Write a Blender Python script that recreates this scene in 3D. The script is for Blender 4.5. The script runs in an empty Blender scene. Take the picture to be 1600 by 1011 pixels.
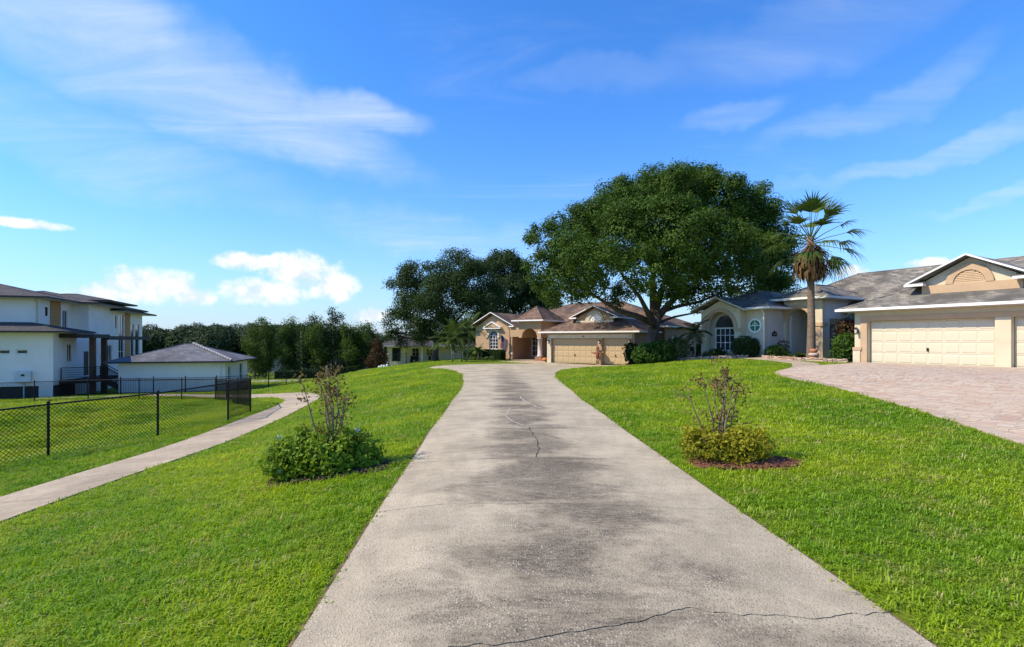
import bpy, math, random
import numpy as np
from mathutils import Vector, Matrix
R = math.radians
rng = np.random.default_rng(7)
random.seed(7)
S = bpy.context.scene
COL = S.collection

# ------------------------------------------------------------------ camera
F_PX, CX, HY, CAMZ = 805.0, 800.0, 531.0, 1.6      # focal length / horizon in photo pixels (1600 wide)
cam = bpy.data.cameras.new('camera'); camo = bpy.data.objects.new('camera', cam); COL.objects.link(camo)
cam.sensor_width = 36; cam.lens = 36 * F_PX / 1600; cam.shift_y = (HY - 505.5) / 1600
cam.clip_start = .05; cam.clip_end = 3000
camo.location = (0, 0, CAMZ); camo.rotation_euler = (R(90), 0, 0)
S.camera = camo
# ------------------------------------------------------------------ light
SUN_AZ = (-.985, -.17); SUN_EL = 45.0
S.view_settings.view_transform = 'Standard'; S.view_settings.look = 'None'
S.view_settings.exposure = 0.6; S.view_settings.gamma = 1
S.cycles.use_denoising = True
S.cycles.max_bounces = 6; S.cycles.transparent_max_bounces = 8
S.cycles.sample_clamp_indirect = 6
sl = bpy.data.lights.new('sun', 'SUN'); sl.energy = 4.1; sl.angle = R(.6); sl.color = (1, .87, .67)
so = bpy.data.objects.new('sun', sl); COL.objects.link(so)
ce = math.cos(R(SUN_EL)); hl = math.hypot(*SUN_AZ)
SUN = Vector((SUN_AZ[0] / hl * ce, SUN_AZ[1] / hl * ce, math.sin(R(SUN_EL))))
so.rotation_euler = SUN.to_track_quat('Z', 'Y').to_euler(); so.location = (-30, -20, 40)

class NT:
    """small helper round a node tree"""
    def __init__(s, tree): s.t = tree; s.n = tree.nodes; s.l = tree.links
    def new(s, typ, ins=None, **kw):
        n = s.n.new(typ)
        for k, v in kw.items(): setattr(n, k, v)
        for k, v in (ins or {}).items():
            if hasattr(v, 'is_output'): s.l.new(v, n.inputs[k])
            else: n.inputs[k].default_value = v
        return n
    def m(s, op, a, b=0.0, c=0.0, clamp=False):
        n = s.new('ShaderNodeMath', operation=op, use_clamp=clamp)
        for i, v in enumerate((a, b, c)):
            if hasattr(v, 'is_output'): s.l.new(v, n.inputs[i])
            else: n.inputs[i].default_value = v
        return n.outputs[0]
    def mix(s, f, a, b, typ='MIX'):
        n = s.n.new('ShaderNodeMix'); n.data_type = 'RGBA'; n.blend_type = typ
        for i, v in ((0, f), (6, a), (7, b)):
            if hasattr(v, 'is_output'): s.l.new(v, n.inputs[i])
            else: n.inputs[i].default_value = v if i == 0 else (*v, 1)[:4]
        return n.outputs[2]
    def smooth(s, v, lo, hi):
        n = s.new('ShaderNodeMapRange', interpolation_type='SMOOTHSTEP'); n.clamp = True
        s.l.new(v, n.inputs[0]); n.inputs[1].default_value = lo; n.inputs[2].default_value = hi
        return n.outputs[0]
    def noise(s, vec, scale, detail=3, rough=.55, dist=0.0):
        n = s.new('ShaderNodeTexNoise', {'Scale': scale, 'Detail': detail, 'Roughness': rough, 'Distortion': dist})
        if vec is not None: s.l.new(vec, n.inputs['Vector'])
        return n.outputs[0]

W = bpy.data.worlds.new('World'); S.world = W; W.use_nodes = True
w = NT(W.node_tree); w.n.clear()
sky = w.new('ShaderNodeTexSky', sky_type='NISHITA', sun_disc=False)
sky.sun_elevation = R(SUN_EL); sky.sun_rotation = math.atan2(SUN_AZ[0], SUN_AZ[1])
sky.air_density = 1.0; sky.dust_density = .3; sky.ozone_density = 3.0; sky.altitude = 0
hs = w.new('ShaderNodeHueSaturation', {'Saturation': 1.12, 'Value': 1.12, 'Color': sky.outputs[0]})
tc = w.new('ShaderNodeTexCoord'); D = tc.outputs['Generated']
sep = w.new('ShaderNodeSeparateXYZ', {0: D}); dx, dy, dz = sep.outputs
az = w.m('ARCTAN2', dx, dy)
hr = w.m('SQRT', w.m('ADD', w.m('MULTIPLY', dx, dx), w.m('MULTIPLY', dy, dy)))
el = w.m('DIVIDE', dz, w.m('MAXIMUM', hr, .01))
wn = w.new('ShaderNodeTexNoise', {'Scale': 3.2, 'Detail': 5.0, 'Roughness': .6, 'Vector': D}).outputs['Color']
wx_, wy_, _ = w.new('ShaderNodeSeparateXYZ', {0: wn}).outputs
azw = w.m('ADD', az, w.m('MULTIPLY', w.m('SUBTRACT', wx_, .5), .34)); elw = w.m('ADD', el, w.m('MULTIPLY', w.m('SUBTRACT', wy_, .5), .2))
def sky_dir(px, py):
    a = math.atan((px - CX) / F_PX)
    return a, (HY - py) / F_PX * math.cos(a)
def ellipse(px, py, rx, ry, rot=0, warp=False):
    """1 in the middle, 0 on the rim, negative outside"""
    a0, e0 = sky_dir(px, py); k = math.cos(a0) / F_PX; rx *= k; ry *= k
    u = w.m('SUBTRACT', azw if warp else az, a0); v = w.m('SUBTRACT', elw if warp else el, e0); c, s_ = math.cos(R(rot)), math.sin(R(rot))
    p = w.m('ADD', w.m('MULTIPLY', u, c / rx), w.m('MULTIPLY', v, s_ / rx))
    q = w.m('ADD', w.m('MULTIPLY', u, -s_ / ry), w.m('MULTIPLY', v, c / ry))
    return w.m('SUBTRACT', 1.0, w.m('ADD', w.m('MULTIPLY', p, p), w.m('MULTIPLY', q, q)))
def vmax(lst):
    r = lst[0]
    for x in lst[1:]: r = w.m('MAXIMUM', r, x)
    return r
# fair-weather cumulus low over the horizon
puff = vmax([ellipse(*e) for e in ((215, 445, 66, 30), (165, 462, 56, 20), (270, 448, 44, 26), (300, 462, 34, 20),
    (378, 408, 44, 16), (420, 410, 26, 13), (470, 425, 60, 32), (415, 455, 70, 22), (520, 448, 42, 26), (445, 405, 28, 12),
    (585, 492, 32, 14), (1330, 424, 26, 12), (1450, 411, 30, 9), (1500, 410, 25, 7), (30, 348, 62, 9))])
pn = w.new('ShaderNodeTexNoise', {'Scale': 26.0, 'Detail': 6.0, 'Roughness': .6, 'Vector': D}).outputs[0]
cum = w.smooth(w.m('ADD', puff, w.m('MULTIPLY', w.m('SUBTRACT', pn, .5), 2.7)), -.2, 1.05)
# high cirrus: streaky noise in the plane of the cloud layer
zz = w.m('MAXIMUM', w.m('ADD', dz, .06), .03)
pl = w.new('ShaderNodeCombineXYZ', {0: w.m('DIVIDE', dx, zz), 1: w.m('DIVIDE', dy, zz), 2: 0.0}).outputs[0]
mp = w.new('ShaderNodeMapping', {'Vector': pl, 'Rotation': (0, 0, R(24)), 'Scale': (.55, 1.5, 1)}).outputs[0]
s1 = w.noise(mp, 1.6, 8, .62, .9); s2 = w.noise(pl, .45, 3, .5, .3)
gen = w.smooth(w.m('ADD', w.m('MULTIPLY', s1, .62), w.m('MULTIPLY', s2, .5)), .575, .86)
def wisp(amount, *e): return w.m('MULTIPLY', w.smooth(ellipse(*e, True), -1.1, 1.0), amount)
wis = vmax([wisp(*e) for e in ((1.0, 170, 60, 300, 95, -16), (.95, 340, 130, 250, 60, -20), (1.0, 535, 172, 110, 30, -4), (.45, 150, 225, 280, 60, -12),
    (.4, 1130, 195, 75, 20, 14), (.3, 1360, 165, 150, 24, 12), (.42, 1500, 225, 220, 16, 10), (.4, 1590, 290, 110, 9, 8), (.2, 1300, 40, 320, 50, 6), (.35, 700, 370, 150, 26, -10), (.25, 940, 130, 110, 26, -4))])
wv = w.m('MULTIPLY', wis, w.m('MULTIPLY_ADD', w.smooth(s1, .28, .78), .75, .25))
cir = w.m('MINIMUM', w.m('ADD', w.m('MULTIPLY', gen, .22), w.m('MULTIPLY', wv, .82)), .8)
cir = w.m('MULTIPLY', cir, w.smooth(el, -.02, .12))
haze = w.m('POWER', w.m('SUBTRACT', 1.0, w.m('MINIMUM', w.m('MAXIMUM', dz, 0.0), 1.0)), 7.5)
c0 = w.mix(1.0, hs.outputs[0], (.42, .79, 1.17), 'MULTIPLY')
c0 = w.mix(w.m('MULTIPLY', haze, .96), c0, (3.15, 3.5, 4.0))
c1 = w.mix(cir, c0, (4.0, 4.5, 5.0))
pshade = w.mix(w.smooth(pn, .35, .62), (4.0, 4.3, 4.7), (5.4, 5.4, 5.4))
c2 = w.mix(w.m('MULTIPLY', cum, .96), c1, pshade)
bg = w.new('ShaderNodeBackground', {'Color': c2, 'Strength': .14})
wo = w.new('ShaderNodeOutputWorld', {'Surface': bg.outputs[0]})

# ------------------------------------------------------------------ terrain height
CP = [  # x, y, z
 (0,-6,0),(0,0,0),(-1.1,2,0),(2.2,2,0),(-1.2,5,0),(2.1,5,0),(-1.4,9,-.01),(2,9,-.01),(-1.6,14,-.04),(1.9,14,-.03),(-1.8,19,-.08),(1.9,19,-.06),
 (-2.3,24,-.16),(2,24,-.14),(-3.2,30,-.25),(3,31,-.22),(-5,35,-.34),(5,35,-.29),(-5.7,38.2,-.38),(2,42.5,-.4),(3,45.3,-.4),(9.7,41,-.4),(9,39.2,-.37),(0,51,-.4),(-4,53.5,-.42),(16,55,-.3),(-2,62,-.6),
 (5,5,.03),(5,10,.08),(5,16,.14),(5,24,.08),(7.25,7.3,.1),(7.7,8.9,.15),(8.2,11,.22),(8.8,14,.3),(8.8,16,.38),(8.9,17.2,.43),(10.2,19.4,.445),
 (7,0,.06),(12,4,.25),(14,10,.4),(17,18,.445),(20,22,.445),(17.5,26.4,.445),(22,32,.445),(13.2,33,.43),(12.3,37,.3),(10.5,30,.3),(8,27,.15),(10.5,37,-.1),(25,10,.445),(30,30,.445),(30,50,.3),
 (-2.5,7,-.2),(-2.6,3,-.2),(-4.5,4,-.52),(-4.5,9,-.5),(-4.3,14,-.5),(-4.3,20,-.38),(-4.8,27,-.36),(-5.5,31,-.38),
 (-7.2,4,-.92),(-7.7,7.6,-.92),(-7.7,12,-.96),(-8.2,16.5,-1.0),(-8.9,20.7,-1.02),(-9.8,24,-1.15),(-6.3,17,-.72),(-6.8,24,-.72),(-8.2,33,-.72),(-8.2,40,-.55),
 (-8.4,3,-.98),(-10.8,12,-1.12),(-9.1,16.4,-1.0),(-11,21.5,-1.2),(-12.9,6,-1.2),(-13,27,-1.5),(-15,30,-1.75),(-17.5,30.5,-1.92),(-18.5,32.6,-1.98),(-26,31.6,-2.1),(-35,31,-2.35),(-24,34.5,-2.1),
 (-13,14,-1.55),(-15,20,-1.75),(-20,25,-2.0),(-18,10,-1.6),(-24,18,-1.9),(-30,24,-2.0),(-17,15,-1.9),(-30,10,-1.6),
 (-12.7,42.7,-1.0),(-11.5,36,-1.15),(-15.6,36,-1.75),(-17,42,-2.0),(-22,42,-2.6),(-33,39.5,-2.7),(-42,38,-2.8),(-24.5,44,-2.8),(-31,46,-3.0),(-37,48,-3.2),(-40,40,-3.0),(-20,48,-2.5),(-18.7,52,-2.4),(-14.9,60,-1.75),(-16.7,56,-2.0),
 (-8,55,-.9),(-11,62,-1.1),(-12,75,-1.6),(-28,57.5,-3.0),(-20,60,-2.8),(-40,60,-3.3),(-25,70,-3.3),(-40,75,-3.8),(-15,90,-3.2),(5,70,-.8),(10,90,-1.5)]
CPa = np.array(CP, float)
def _phi(r2): return np.where(r2 > 1e-9, .5 * r2 * np.log(np.maximum(r2, 1e-9)), 0)
def _tps():
    P = CPa[:, :2]; n = len(P)
    K = _phi(((P[:, None] - P[None]) ** 2).sum(-1)) + np.eye(n) * .35
    A = np.zeros((n + 3, n + 3)); A[:n, :n] = K; A[:n, n] = 1; A[:n, n + 1:] = P; A[n, :n] = 1; A[n + 1:, :n] = P.T
    return np.linalg.solve(A, np.r_[CPa[:, 2], 0, 0, 0])
TW = _tps()
def sst(a, lo, hi): t = np.clip((a - lo) / (hi - lo), 0, 1); return t * t * (3 - 2 * t)
def gz(x, y):
    x = np.asarray(x, float); y = np.asarray(y, float); sh = np.broadcast(x, y).shape
    X = np.broadcast_to(x, sh).ravel(); Y = np.broadcast_to(y, sh).ravel(); out = np.empty(X.size)
    for i in range(0, X.size, 20000):
        xs, ys = X[i:i+20000], Y[i:i+20000]
        k = _phi((xs[:, None] - CPa[:, 0]) ** 2 + (ys[:, None] - CPa[:, 1]) ** 2)
        t = k @ TW[:-3] + TW[-3] + TW[-2] * xs + TW[-1] * ys
        far = -3.9 + 3.9 * sst(xs, -30, 30) - 2.0 * sst(ys, 88, 100) * (1 - sst(ys, 160, 175)) * (1 - sst(xs, -8, 6))
        r = np.hypot(xs + 5, ys - 30)
        b = sst(r, 48, 66)
        out[i:i+20000] = np.clip(t, -4.2, 1) * (1 - b) + far * b
    out = out.reshape(sh)
    return out if out.shape else float(out)
def at(px, py, Y):
    """photo pixel + distance -> point"""
    return Vector(((px - CX) / F_PX * Y, Y, CAMZ + (HY - py) / F_PX * Y))

# ------------------------------------------------------------------ object helpers
def tag(o, label=None, cat=None, group=None, kind=None):
    for k, v in (('label', label), ('category', cat), ('group', group), ('kind', kind)):
        if v: o[k] = v
    return o
def empty(name, loc=(0, 0, 0), rz=0, parent=None):
    o = bpy.data.objects.new(name, None); COL.objects.link(o); o.location = loc; o.rotation_euler = (0, 0, rz)
    o.empty_display_size = .2; o.parent = parent
    return o
def thing(name, label, cat, loc=(0, 0, 0), rz=0, group=None):
    return tag(empty(name, loc, rz), label, cat, group)
def link(name, me, m, parent=None, loc=None):
    o = bpy.data.objects.new(name, me); COL.objects.link(o); o.parent = parent
    if m is not None and not me.materials: me.materials.append(m)
    if loc is not None: o.location = loc
    return o
class MB:
    def __init__(s): s.v = []; s.f = []
    def add(s, vs, fs):
        b = len(s.v); s.v += [tuple(v) for v in vs]; s.f += [tuple(i + b for i in f) for f in fs]; return s
    def box(s, x0, x1, y0, y1, z0, z1):
        return s.add([(x0,y0,z0),(x1,y0,z0),(x1,y1,z0),(x0,y1,z0),(x0,y0,z1),(x1,y0,z1),(x1,y1,z1),(x0,y1,z1)],
                     [(3,2,1,0),(4,5,6,7),(0,1,5,4),(1,2,6,5),(2,3,7,6),(3,0,4,7)])
    def prism(s, poly, d):
        """poly: 3-D ring, extruded by the vector d"""
        n = len(poly); d = Vector(d); top = [Vector(p) + d for p in poly]
        return s.add([tuple(p) for p in poly] + [tuple(p) for p in top],
                     [tuple(range(n))[::-1], tuple(range(n, 2 * n))] + [(i, (i + 1) % n, n + (i + 1) % n, n + i) for i in range(n)])
    def tube(s, pts, rad, n=8, cap=True):
        pts = [Vector(p) for p in pts]
        if not hasattr(rad, '__len__'): rad = [rad] * len(pts)
        b = len(s.v); up = Vector((.13, .31, .94))
        for i, p in enumerate(pts):
            t = (pts[min(i + 1, len(pts) - 1)] - pts[max(i - 1, 0)]).normalized()
            a = t.cross(up if abs(t.dot(up)) < .95 else Vector((1, 0, 0))).normalized(); c = t.cross(a)
            for k in range(n):
                th = 2 * math.pi * k / n; s.v.append(tuple(p + (a * math.cos(th) + c * math.sin(th)) * rad[i]))
        for i in range(len(pts) - 1):
            for k in range(n):
                k2 = (k + 1) % n; s.f.append((b + i*n + k, b + i*n + k2, b + (i+1)*n + k2, b + (i+1)*n + k))
        if cap:
            s.f.append(tuple(b + k for k in range(n))[::-1]); s.f.append(tuple(b + (len(pts)-1)*n + k for k in range(n)))
        return s
    def lathe(s, c, prof, n=16):
        """prof: (radius, z) from bottom to top round the vertical through c"""
        b = len(s.v)
        for r, z in prof:
            for k in range(n):
                th = 2 * math.pi * k / n; s.v.append((c[0] + r * math.cos(th), c[1] + r * math.sin(th), c[2] + z))
        for i in range(len(prof) - 1):
            for k in range(n):
                k2 = (k + 1) % n; s.f.append((b + i*n + k, b + i*n + k2, b + (i+1)*n + k2, b + (i+1)*n + k))
        s.f.append(tuple(b + k for k in range(n))[::-1]); s.f.append(tuple(b + (len(prof)-1)*n + k for k in range(n)))
        return s
    def build(s, name, m, parent=None, smooth=False, loc=None):
        me = bpy.data.meshes.new(name); me.from_pydata(s.v, [], s.f); me.update()
        if smooth: me.polygons.foreach_set('use_smooth', [True] * len(me.polygons))
        return link(name, me, m, parent, loc)
def box(name, m, parent, *a): return MB().box(*a).build(name, m, parent)
def np_mesh(name, V, Fq, m, parent=None, tint=None, smooth=False):
    """V (n,3), Fq (k,4 or 3) arrays"""
    me = bpy.data.meshes.new(name); k = Fq.shape[1]
    me.vertices.add(len(V)); me.vertices.foreach_set('co', V.astype(np.float32).ravel())
    me.loops.add(Fq.size); me.loops.foreach_set('vertex_index', Fq.astype(np.int32).ravel())
    me.polygons.add(len(Fq)); me.polygons.foreach_set('loop_start', np.arange(0, Fq.size, k, dtype=np.int32))
    me.polygons.foreach_set('use_smooth', np.full(len(Fq), bool(smooth)))
    if tint is not None:
        a = me.attributes.new('tint', 'FLOAT', 'POINT'); a.data.foreach_set('value', tint.astype(np.float32))
    me.update(calc_edges=True); me.validate()
    return link(name, me, m, parent)

# ------------------------------------------------------------------ materials
MATS = {}
def mat(name, col, rough=.85, col2=None, nscale=3., bump=0., bscale=60., spec=.3, metal=0., stretch=None):
    if name in MATS: return MATS[name]
    m = bpy.data.materials.new(name); m.use_nodes = True; t = NT(m.node_tree); p = t.n['Principled BSDF']
    p.inputs['Roughness'].default_value = rough; p.inputs['Specular IOR Level'].default_value = spec; p.inputs['Metallic'].default_value = metal
    oc = t.new('ShaderNodeTexCoord').outputs['Object']
    if stretch: oc = t.new('ShaderNodeMapping', {'Vector': oc, 'Scale': stretch}).outputs[0]
    c2 = col2 or tuple(c * .8 for c in col)
    nz = t.smooth(t.noise(oc, nscale, 5, .62), .3, .7)
    t.l.new(t.mix(nz, col, c2), p.inputs['Base Color'])
    if bump:
        b = t.new('ShaderNodeBump', {'Strength': bump, 'Distance': .02, 'Height': t.noise(oc, bscale, 3)})
        t.l.new(b.outputs[0], p.inputs['Normal'])
    MATS[name] = m; return m
def glassmat(name, col, rough=.06):
    m = mat(name, col, rough, tuple(c * 1.5 for c in col), 1.2, spec=.8); return m
def leafmat(name, c1, c2, trans=.3, rough=.62, c3=None, spec=.16):
    m = bpy.data.materials.new(name); m.use_nodes = True; t = NT(m.node_tree); p = t.n['Principled BSDF']; out = t.n['Material Output']
    at_ = t.new('ShaderNodeAttribute', attribute_name='tint').outputs['Fac']
    c = t.mix(at_, c1, c2)
    if c3: c = t.mix(t.smooth(at_, .82, .98), c, c3)
    g = t.new('ShaderNodeNewGeometry').outputs['Position']
    c = t.mix(t.m('MULTIPLY', t.noise(g, .8, 2), .55), c, tuple(x * .55 for x in c1))
    t.l.new(c, p.inputs['Base Color']); p.inputs['Roughness'].default_value = rough; p.inputs['Specular IOR Level'].default_value = spec
    tr = t.new('ShaderNodeBsdfTranslucent', {'Color': t.mix(1.0, c, (1.2, 1.15, .5), 'MULTIPLY')})
    mx = t.new('ShaderNodeMixShader', {0: trans, 1: p.outputs[0], 2: tr.outputs[0]}); t.l.new(mx.outputs[0], out.inputs[0])
    MATS[name] = m; return m
def shingle(name, a, b, c, row=.14, wid=.3, tile=False):
    m = bpy.data.materials.new(name); m.use_nodes = True; t = NT(m.node_tree); p = t.n['Principled BSDF']
    oc = t.new('ShaderNodeTexCoord').outputs['Object']; x, y, z = t.new('ShaderNodeSeparateXYZ', {0: oc}).outputs
    v = t.new('ShaderNodeCombineXYZ', {0: t.m('ADD', x, t.m('MULTIPLY', y, .97)), 1: z, 2: 0.0}).outputs[0]
    br = t.new('ShaderNodeTexBrick', {'Vector': v, 'Color1': (*a, 1), 'Color2': (*b, 1), 'Mortar': (*(k * .55 for k in a), 1), 'Scale': 1.0,
               'Mortar Size': .006, 'Mortar Smooth': .3, 'Bias': 0.0, 'Brick Width': wid, 'Row Height': row * .42}, offset=.5)
    st = t.new('ShaderNodeMapping', {'Vector': oc, 'Scale': (1, 1, .35)}).outputs[0]
    col = t.mix(t.smooth(t.noise(st, .55, 6, .65), .42, .68), br.outputs[0], c)
    col = t.mix(t.m('MULTIPLY', t.smooth(t.noise(oc, 9, 3), .4, .7), .35), col, tuple(k * .6 for k in a))
    t.l.new(col, p.inputs['Base Color']); p.inputs['Roughness'].default_value = .92; p.inputs['Specular IOR Level'].default_value = .2
    bp = t.new('ShaderNodeBump', {'Strength': .6, 'Distance': .02, 'Height': br.outputs['Fac']}, invert=True); t.l.new(bp.outputs[0], p.inputs['Normal'])
    MATS[name] = m; return m

M_white = mat('white_trim', (.84, .82, .77), .6, (.76, .74, .69), 2)
M_soff = mat('soffit', (.62, .6, .55), .7)
M_black = mat('black_metal', (.01, .01, .011), .6, (.016, .016, .016), 8, spec=.2)
M_glass = glassmat('dark_glass', (.02, .025, .03))
M_bark = mat('bark', (.12, .095, .07), .95, (.06, .048, .037), 5, .8, 14, stretch=(1, 1, .3))
M_barkl = mat('pale_bark', (.3, .27, .22), .95, (.17, .15, .12), 5, .5, 14, stretch=(1, 1, .3))
M_mulch = mat('mulch', (.22, .085, .048), .95, (.09, .04, .025), 12, .9, 40)
M_soil = mat('soil', (.07, .05, .035), .95, (.04, .03, .022), 8, .8, 30)
L_oak = leafmat('leaf_big_tree', (.036, .085, .012), (.12, .2, .026), .28)
L_dark = leafmat('leaf_dark_oak', (.026, .055, .014), (.075, .12, .028), .22)
L_bush = leafmat('leaf_hydrangea', (.11, .2, .018), (.3, .43, .035), .36)
L_gold = leafmat('leaf_gold', (.15, .17, .014), (.58, .52, .035), .36)
L_twig = leafmat('leaf_myrtle', (.15, .08, .04), (.24, .25, .06), .3, c3=(.3, .09, .06))
L_hedge = leafmat('leaf_hedge', (.018, .045, .012), (.05, .1, .02), .2)
L_shrub = leafmat('leaf_shrub', (.035, .085, .012), (.12, .21, .03), .3)
L_palm = leafmat('leaf_palm', (.05, .095, .02), (.16, .22, .045), .25, .45)
L_dead = leafmat('leaf_dead', (.13, .075, .035), (.24, .15, .07), .15, .9)
L_young = leafmat('leaf_young', (.045, .095, .014), (.13, .2, .03), .3)
L_red = leafmat('leaf_red', (.09, .03, .02), (.07, .07, .02), .3)
L_wood = leafmat('leaf_far_wood', (.018, .04, .01), (.055, .09, .022), .1)

# ------------------------------------------------------------------ ground
def axis(core, step, lim, grow=1.22):
    a = list(np.arange(core[0], core[1] + 1e-6, step)); s = step
    while a[-1] < lim[1]: s *= grow; a.append(a[-1] + s)
    s = step; b = []; x = a[0]
    while x > lim[0]: s *= grow; x -= s; b.append(x)
    return np.array(b[::-1] + a)
gx = axis((-44, 30), .5, (-900, 900)); gy = axis((-2, 64), .5, (-400, 1400))
GX, GY = np.meshgrid(gx, gy); GZ = gz(GX, GY)
bumps = (np.sin(GX * 1.9 + np.sin(GY * 1.3)) * np.sin(GY * 1.6 + GX * .4)) * .035
basin = sst(-GX, 12.5, 15) * (1 - sst(-GX, 36, 42)) * sst(GY, 9, 12) * (1 - sst(GY, 27, 30))
GZ = GZ + basin * bumps * 5
idx = np.arange(GX.size).reshape(GX.shape)
FQ = np.stack([idx[:-1, :-1], idx[:-1, 1:], idx[1:, 1:], idx[1:, :-1]], -1).reshape(-1, 4)
def lawn_material():
    m = bpy.data.materials.new('lawn'); m.use_nodes = True; t = NT(m.node_tree); p = t.n['Principled BSDF']
    g = t.new('ShaderNodeNewGeometry').outputs['Position']
    c = t.mix(t.smooth(t.noise(g, .35, 4, .6), .35, .68), (.1, .165, .008), (.2, .24, .012))
    c = t.mix(t.m('MULTIPLY', t.smooth(t.noise(g, 1.6, 4, .65), .52, .72), .55), c, (.2, .22, .035))
    c = t.mix(t.m('MULTIPLY', t.smooth(t.noise(g, 14, 4, .7), .42, .62), .5), c, (.04, .1, .008))
    t.l.new(c, p.inputs['Base Color']); p.inputs['Roughness'].default_value = .95; p.inputs['Specular IOR Level'].default_value = .1
    b = t.new('ShaderNodeBump', {'Strength': .9, 'Distance': .05, 'Height': t.noise(g, 22, 4, .7)}); t.l.new(b.outputs[0], p.inputs['Normal'])
    return m
M_lawn = lawn_material()
tag(np_mesh('lawn_ground', np.c_[GX.ravel(), GY.ravel(), GZ.ravel()], FQ, M_lawn, smooth=True), kind='structure')
m_water = mat('lake_water', (.1, .14, .16), .08, (.08, .12, .13), .05, .15, 1.5, spec=.6)
lake = MB().add([(-260, 84, -4.35), (12, 84, -4.35), (12, 178, -4.35), (-260, 178, -4.35)], [(0, 1, 2, 3)]).build('lake_water', m_water)
tag(lake, kind='structure')

# ---- concrete
def concrete(name, base, dark, stain=0., centre=None):
    m = bpy.data.materials.new(name); m.use_nodes = True; t = NT(m.node_tree); p = t.n['Principled BSDF']
    g = t.new('ShaderNodeNewGeometry').outputs['Position']; x, y, z = t.new('ShaderNodeSeparateXYZ', {0: g}).outputs
    c = t.mix(t.smooth(t.noise(g, .9, 7, .7), .32, .68), base, tuple(k * .66 for k in base))
    c = t.mix(t.m('MULTIPLY', t.smooth(t.noise(g, 7, 6, .75), .45, .65), .3), c, tuple(k * .5 for k in base))
    st = t.new('ShaderNodeMapping', {'Vector': g, 'Scale': (.6, 1.1, 1)}).outputs[0]
    nz = t.noise(st, 1.15, 9, .72, .5)
    if centre is not None:      # mildew keeps to the middle, between the wheel tracks; widest by the street
        wd = t.m('MAXIMUM', t.m('MULTIPLY_ADD', y, -.09, 1.6), .75)
        off = t.m('DIVIDE', t.m('SUBTRACT', x, t.m('MULTIPLY_ADD', y, -.03, centre)), wd)
        band = t.m('SUBTRACT', 1.0, t.m('MULTIPLY', off, off))
        nz = t.m('ADD', nz, t.m('MULTIPLY', t.m('MAXIMUM', band, -1.0), .2))
        msk = t.smooth(nz, .5, .8)
        msk = t.m('MULTIPLY', msk, t.smooth(y, 40.0, 16.0))
    else: msk = t.smooth(nz, .46, .8)
    bs = t.new('ShaderNodeMapping', {'Vector': g, 'Scale': (9, 34, 1)}).outputs[0]
    gr = t.m('MULTIPLY_ADD', t.smooth(t.noise(bs, 1.0, 4, .7), .36, .62), .5, t.m('MULTIPLY', t.smooth(t.noise(g, 95, 3, .75), .4, .6), .5))
    c = t.mix(t.m('MULTIPLY', t.m('MULTIPLY', msk, stain), t.m('MULTIPLY_ADD', gr, .6, .38)), c, dark)
    pit = t.m('MULTIPLY', t.smooth(t.noise(g, 60, 4, .8), .54, .66), t.m('MULTIPLY_ADD', msk, .6, .22))
    c = t.mix(pit, c, tuple(k * .8 for k in dark))
    vo = t.new('ShaderNodeTexVoronoi', {'Vector': g, 'Scale': 62.0}); peb = t.smooth(vo.outputs['Distance'], .45, .2)
    rnd = t.new('ShaderNodeSeparateColor', {0: vo.outputs['Color']}).outputs[0]
    c = t.mix(t.m('MULTIPLY', t.m('MULTIPLY', peb, t.m('MULTIPLY', t.smooth(rnd, .6, .72), t.smooth(t.noise(g, 2.2, 4, .65), .4, .62))), .72), c, (.68, .6, .48))
    c = t.mix(t.m('MULTIPLY', t.m('MULTIPLY', peb, t.m('MULTIPLY', t.smooth(rnd, .34, .2), t.smooth(t.noise(g, 1.7, 4, .65), .42, .62))), .7), c, (.09, .075, .058))
    t.l.new(c, p.inputs['Base Color']); p.inputs['Roughness'].default_value = .93; p.inputs['Specular IOR Level'].default_value = .2
    h = t.m('ADD', t.m('MULTIPLY', peb, .6), t.m('MULTIPLY', t.noise(g, 30, 4, .7), .8))
    b = t.new('ShaderNodeBump', {'Strength': .55, 'Distance': .012, 'Height': h}); t.l.new(b.outputs[0], p.inputs['Normal'])
    return m
M_conc = concrete('driveway_concrete', (.5, .42, .29), (.06, .048, .036), 1.0, .55)
M_path = concrete('path_concrete', (.5, .405, .285), (.18, .12, .08), .85)
M_road = mat('road_concrete', (.42, .39, .34), .9)
M_groove = mat('joint_dirt', (.035, .028, .02), .95)
def resample(pts, n):
    P = np.array(pts, float); d = np.r_[0, np.cumsum(np.hypot(*np.diff(P[:, :2], axis=0).T))]
    u = np.linspace(0, d[-1], n); return np.c_[np.interp(u, d, P[:, 0]), np.interp(u, d, P[:, 1])]
def strip(name, bot, top, m, parent, nu=18, nv=7, lift=.02, depth=.12):
    """slab between two ground curves, draped on the terrain, with a real edge"""
    A = resample(bot, nu); B = resample(top, nu); v = np.linspace(0, 1, nv)[:, None, None]
    P = A[None] * (1 - v) + B[None] * v; Z = gz(P[..., 0], P[..., 1]) + lift
    V = np.concatenate([P, Z[..., None]], -1); ring = [(0, i) for i in range(nu)] + [(j, nu-1) for j in range(1, nv)] + [(nv-1, i) for i in range(nu-2, -1, -1)] + [(j, 0) for j in range(nv-2, 0, -1)]
    ix = np.arange(nu * nv).reshape(nv, nu); F = np.stack([ix[:-1, :-1], ix[:-1, 1:], ix[1:, 1:], ix[1:, :-1]], -1).reshape(-1, 4)
    low = np.array([V[j, i] - (0, 0, depth) for j, i in ring]); b = nu * nv; n = len(ring)
    G = np.array([(ix[ring[k]], b + k, b + (k+1) % n, ix[ring[(k+1) % n]]) for k in range(n)])
    return np_mesh(name, np.r_[V.reshape(-1, 3), low], np.r_[F, G], m, parent)
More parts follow.
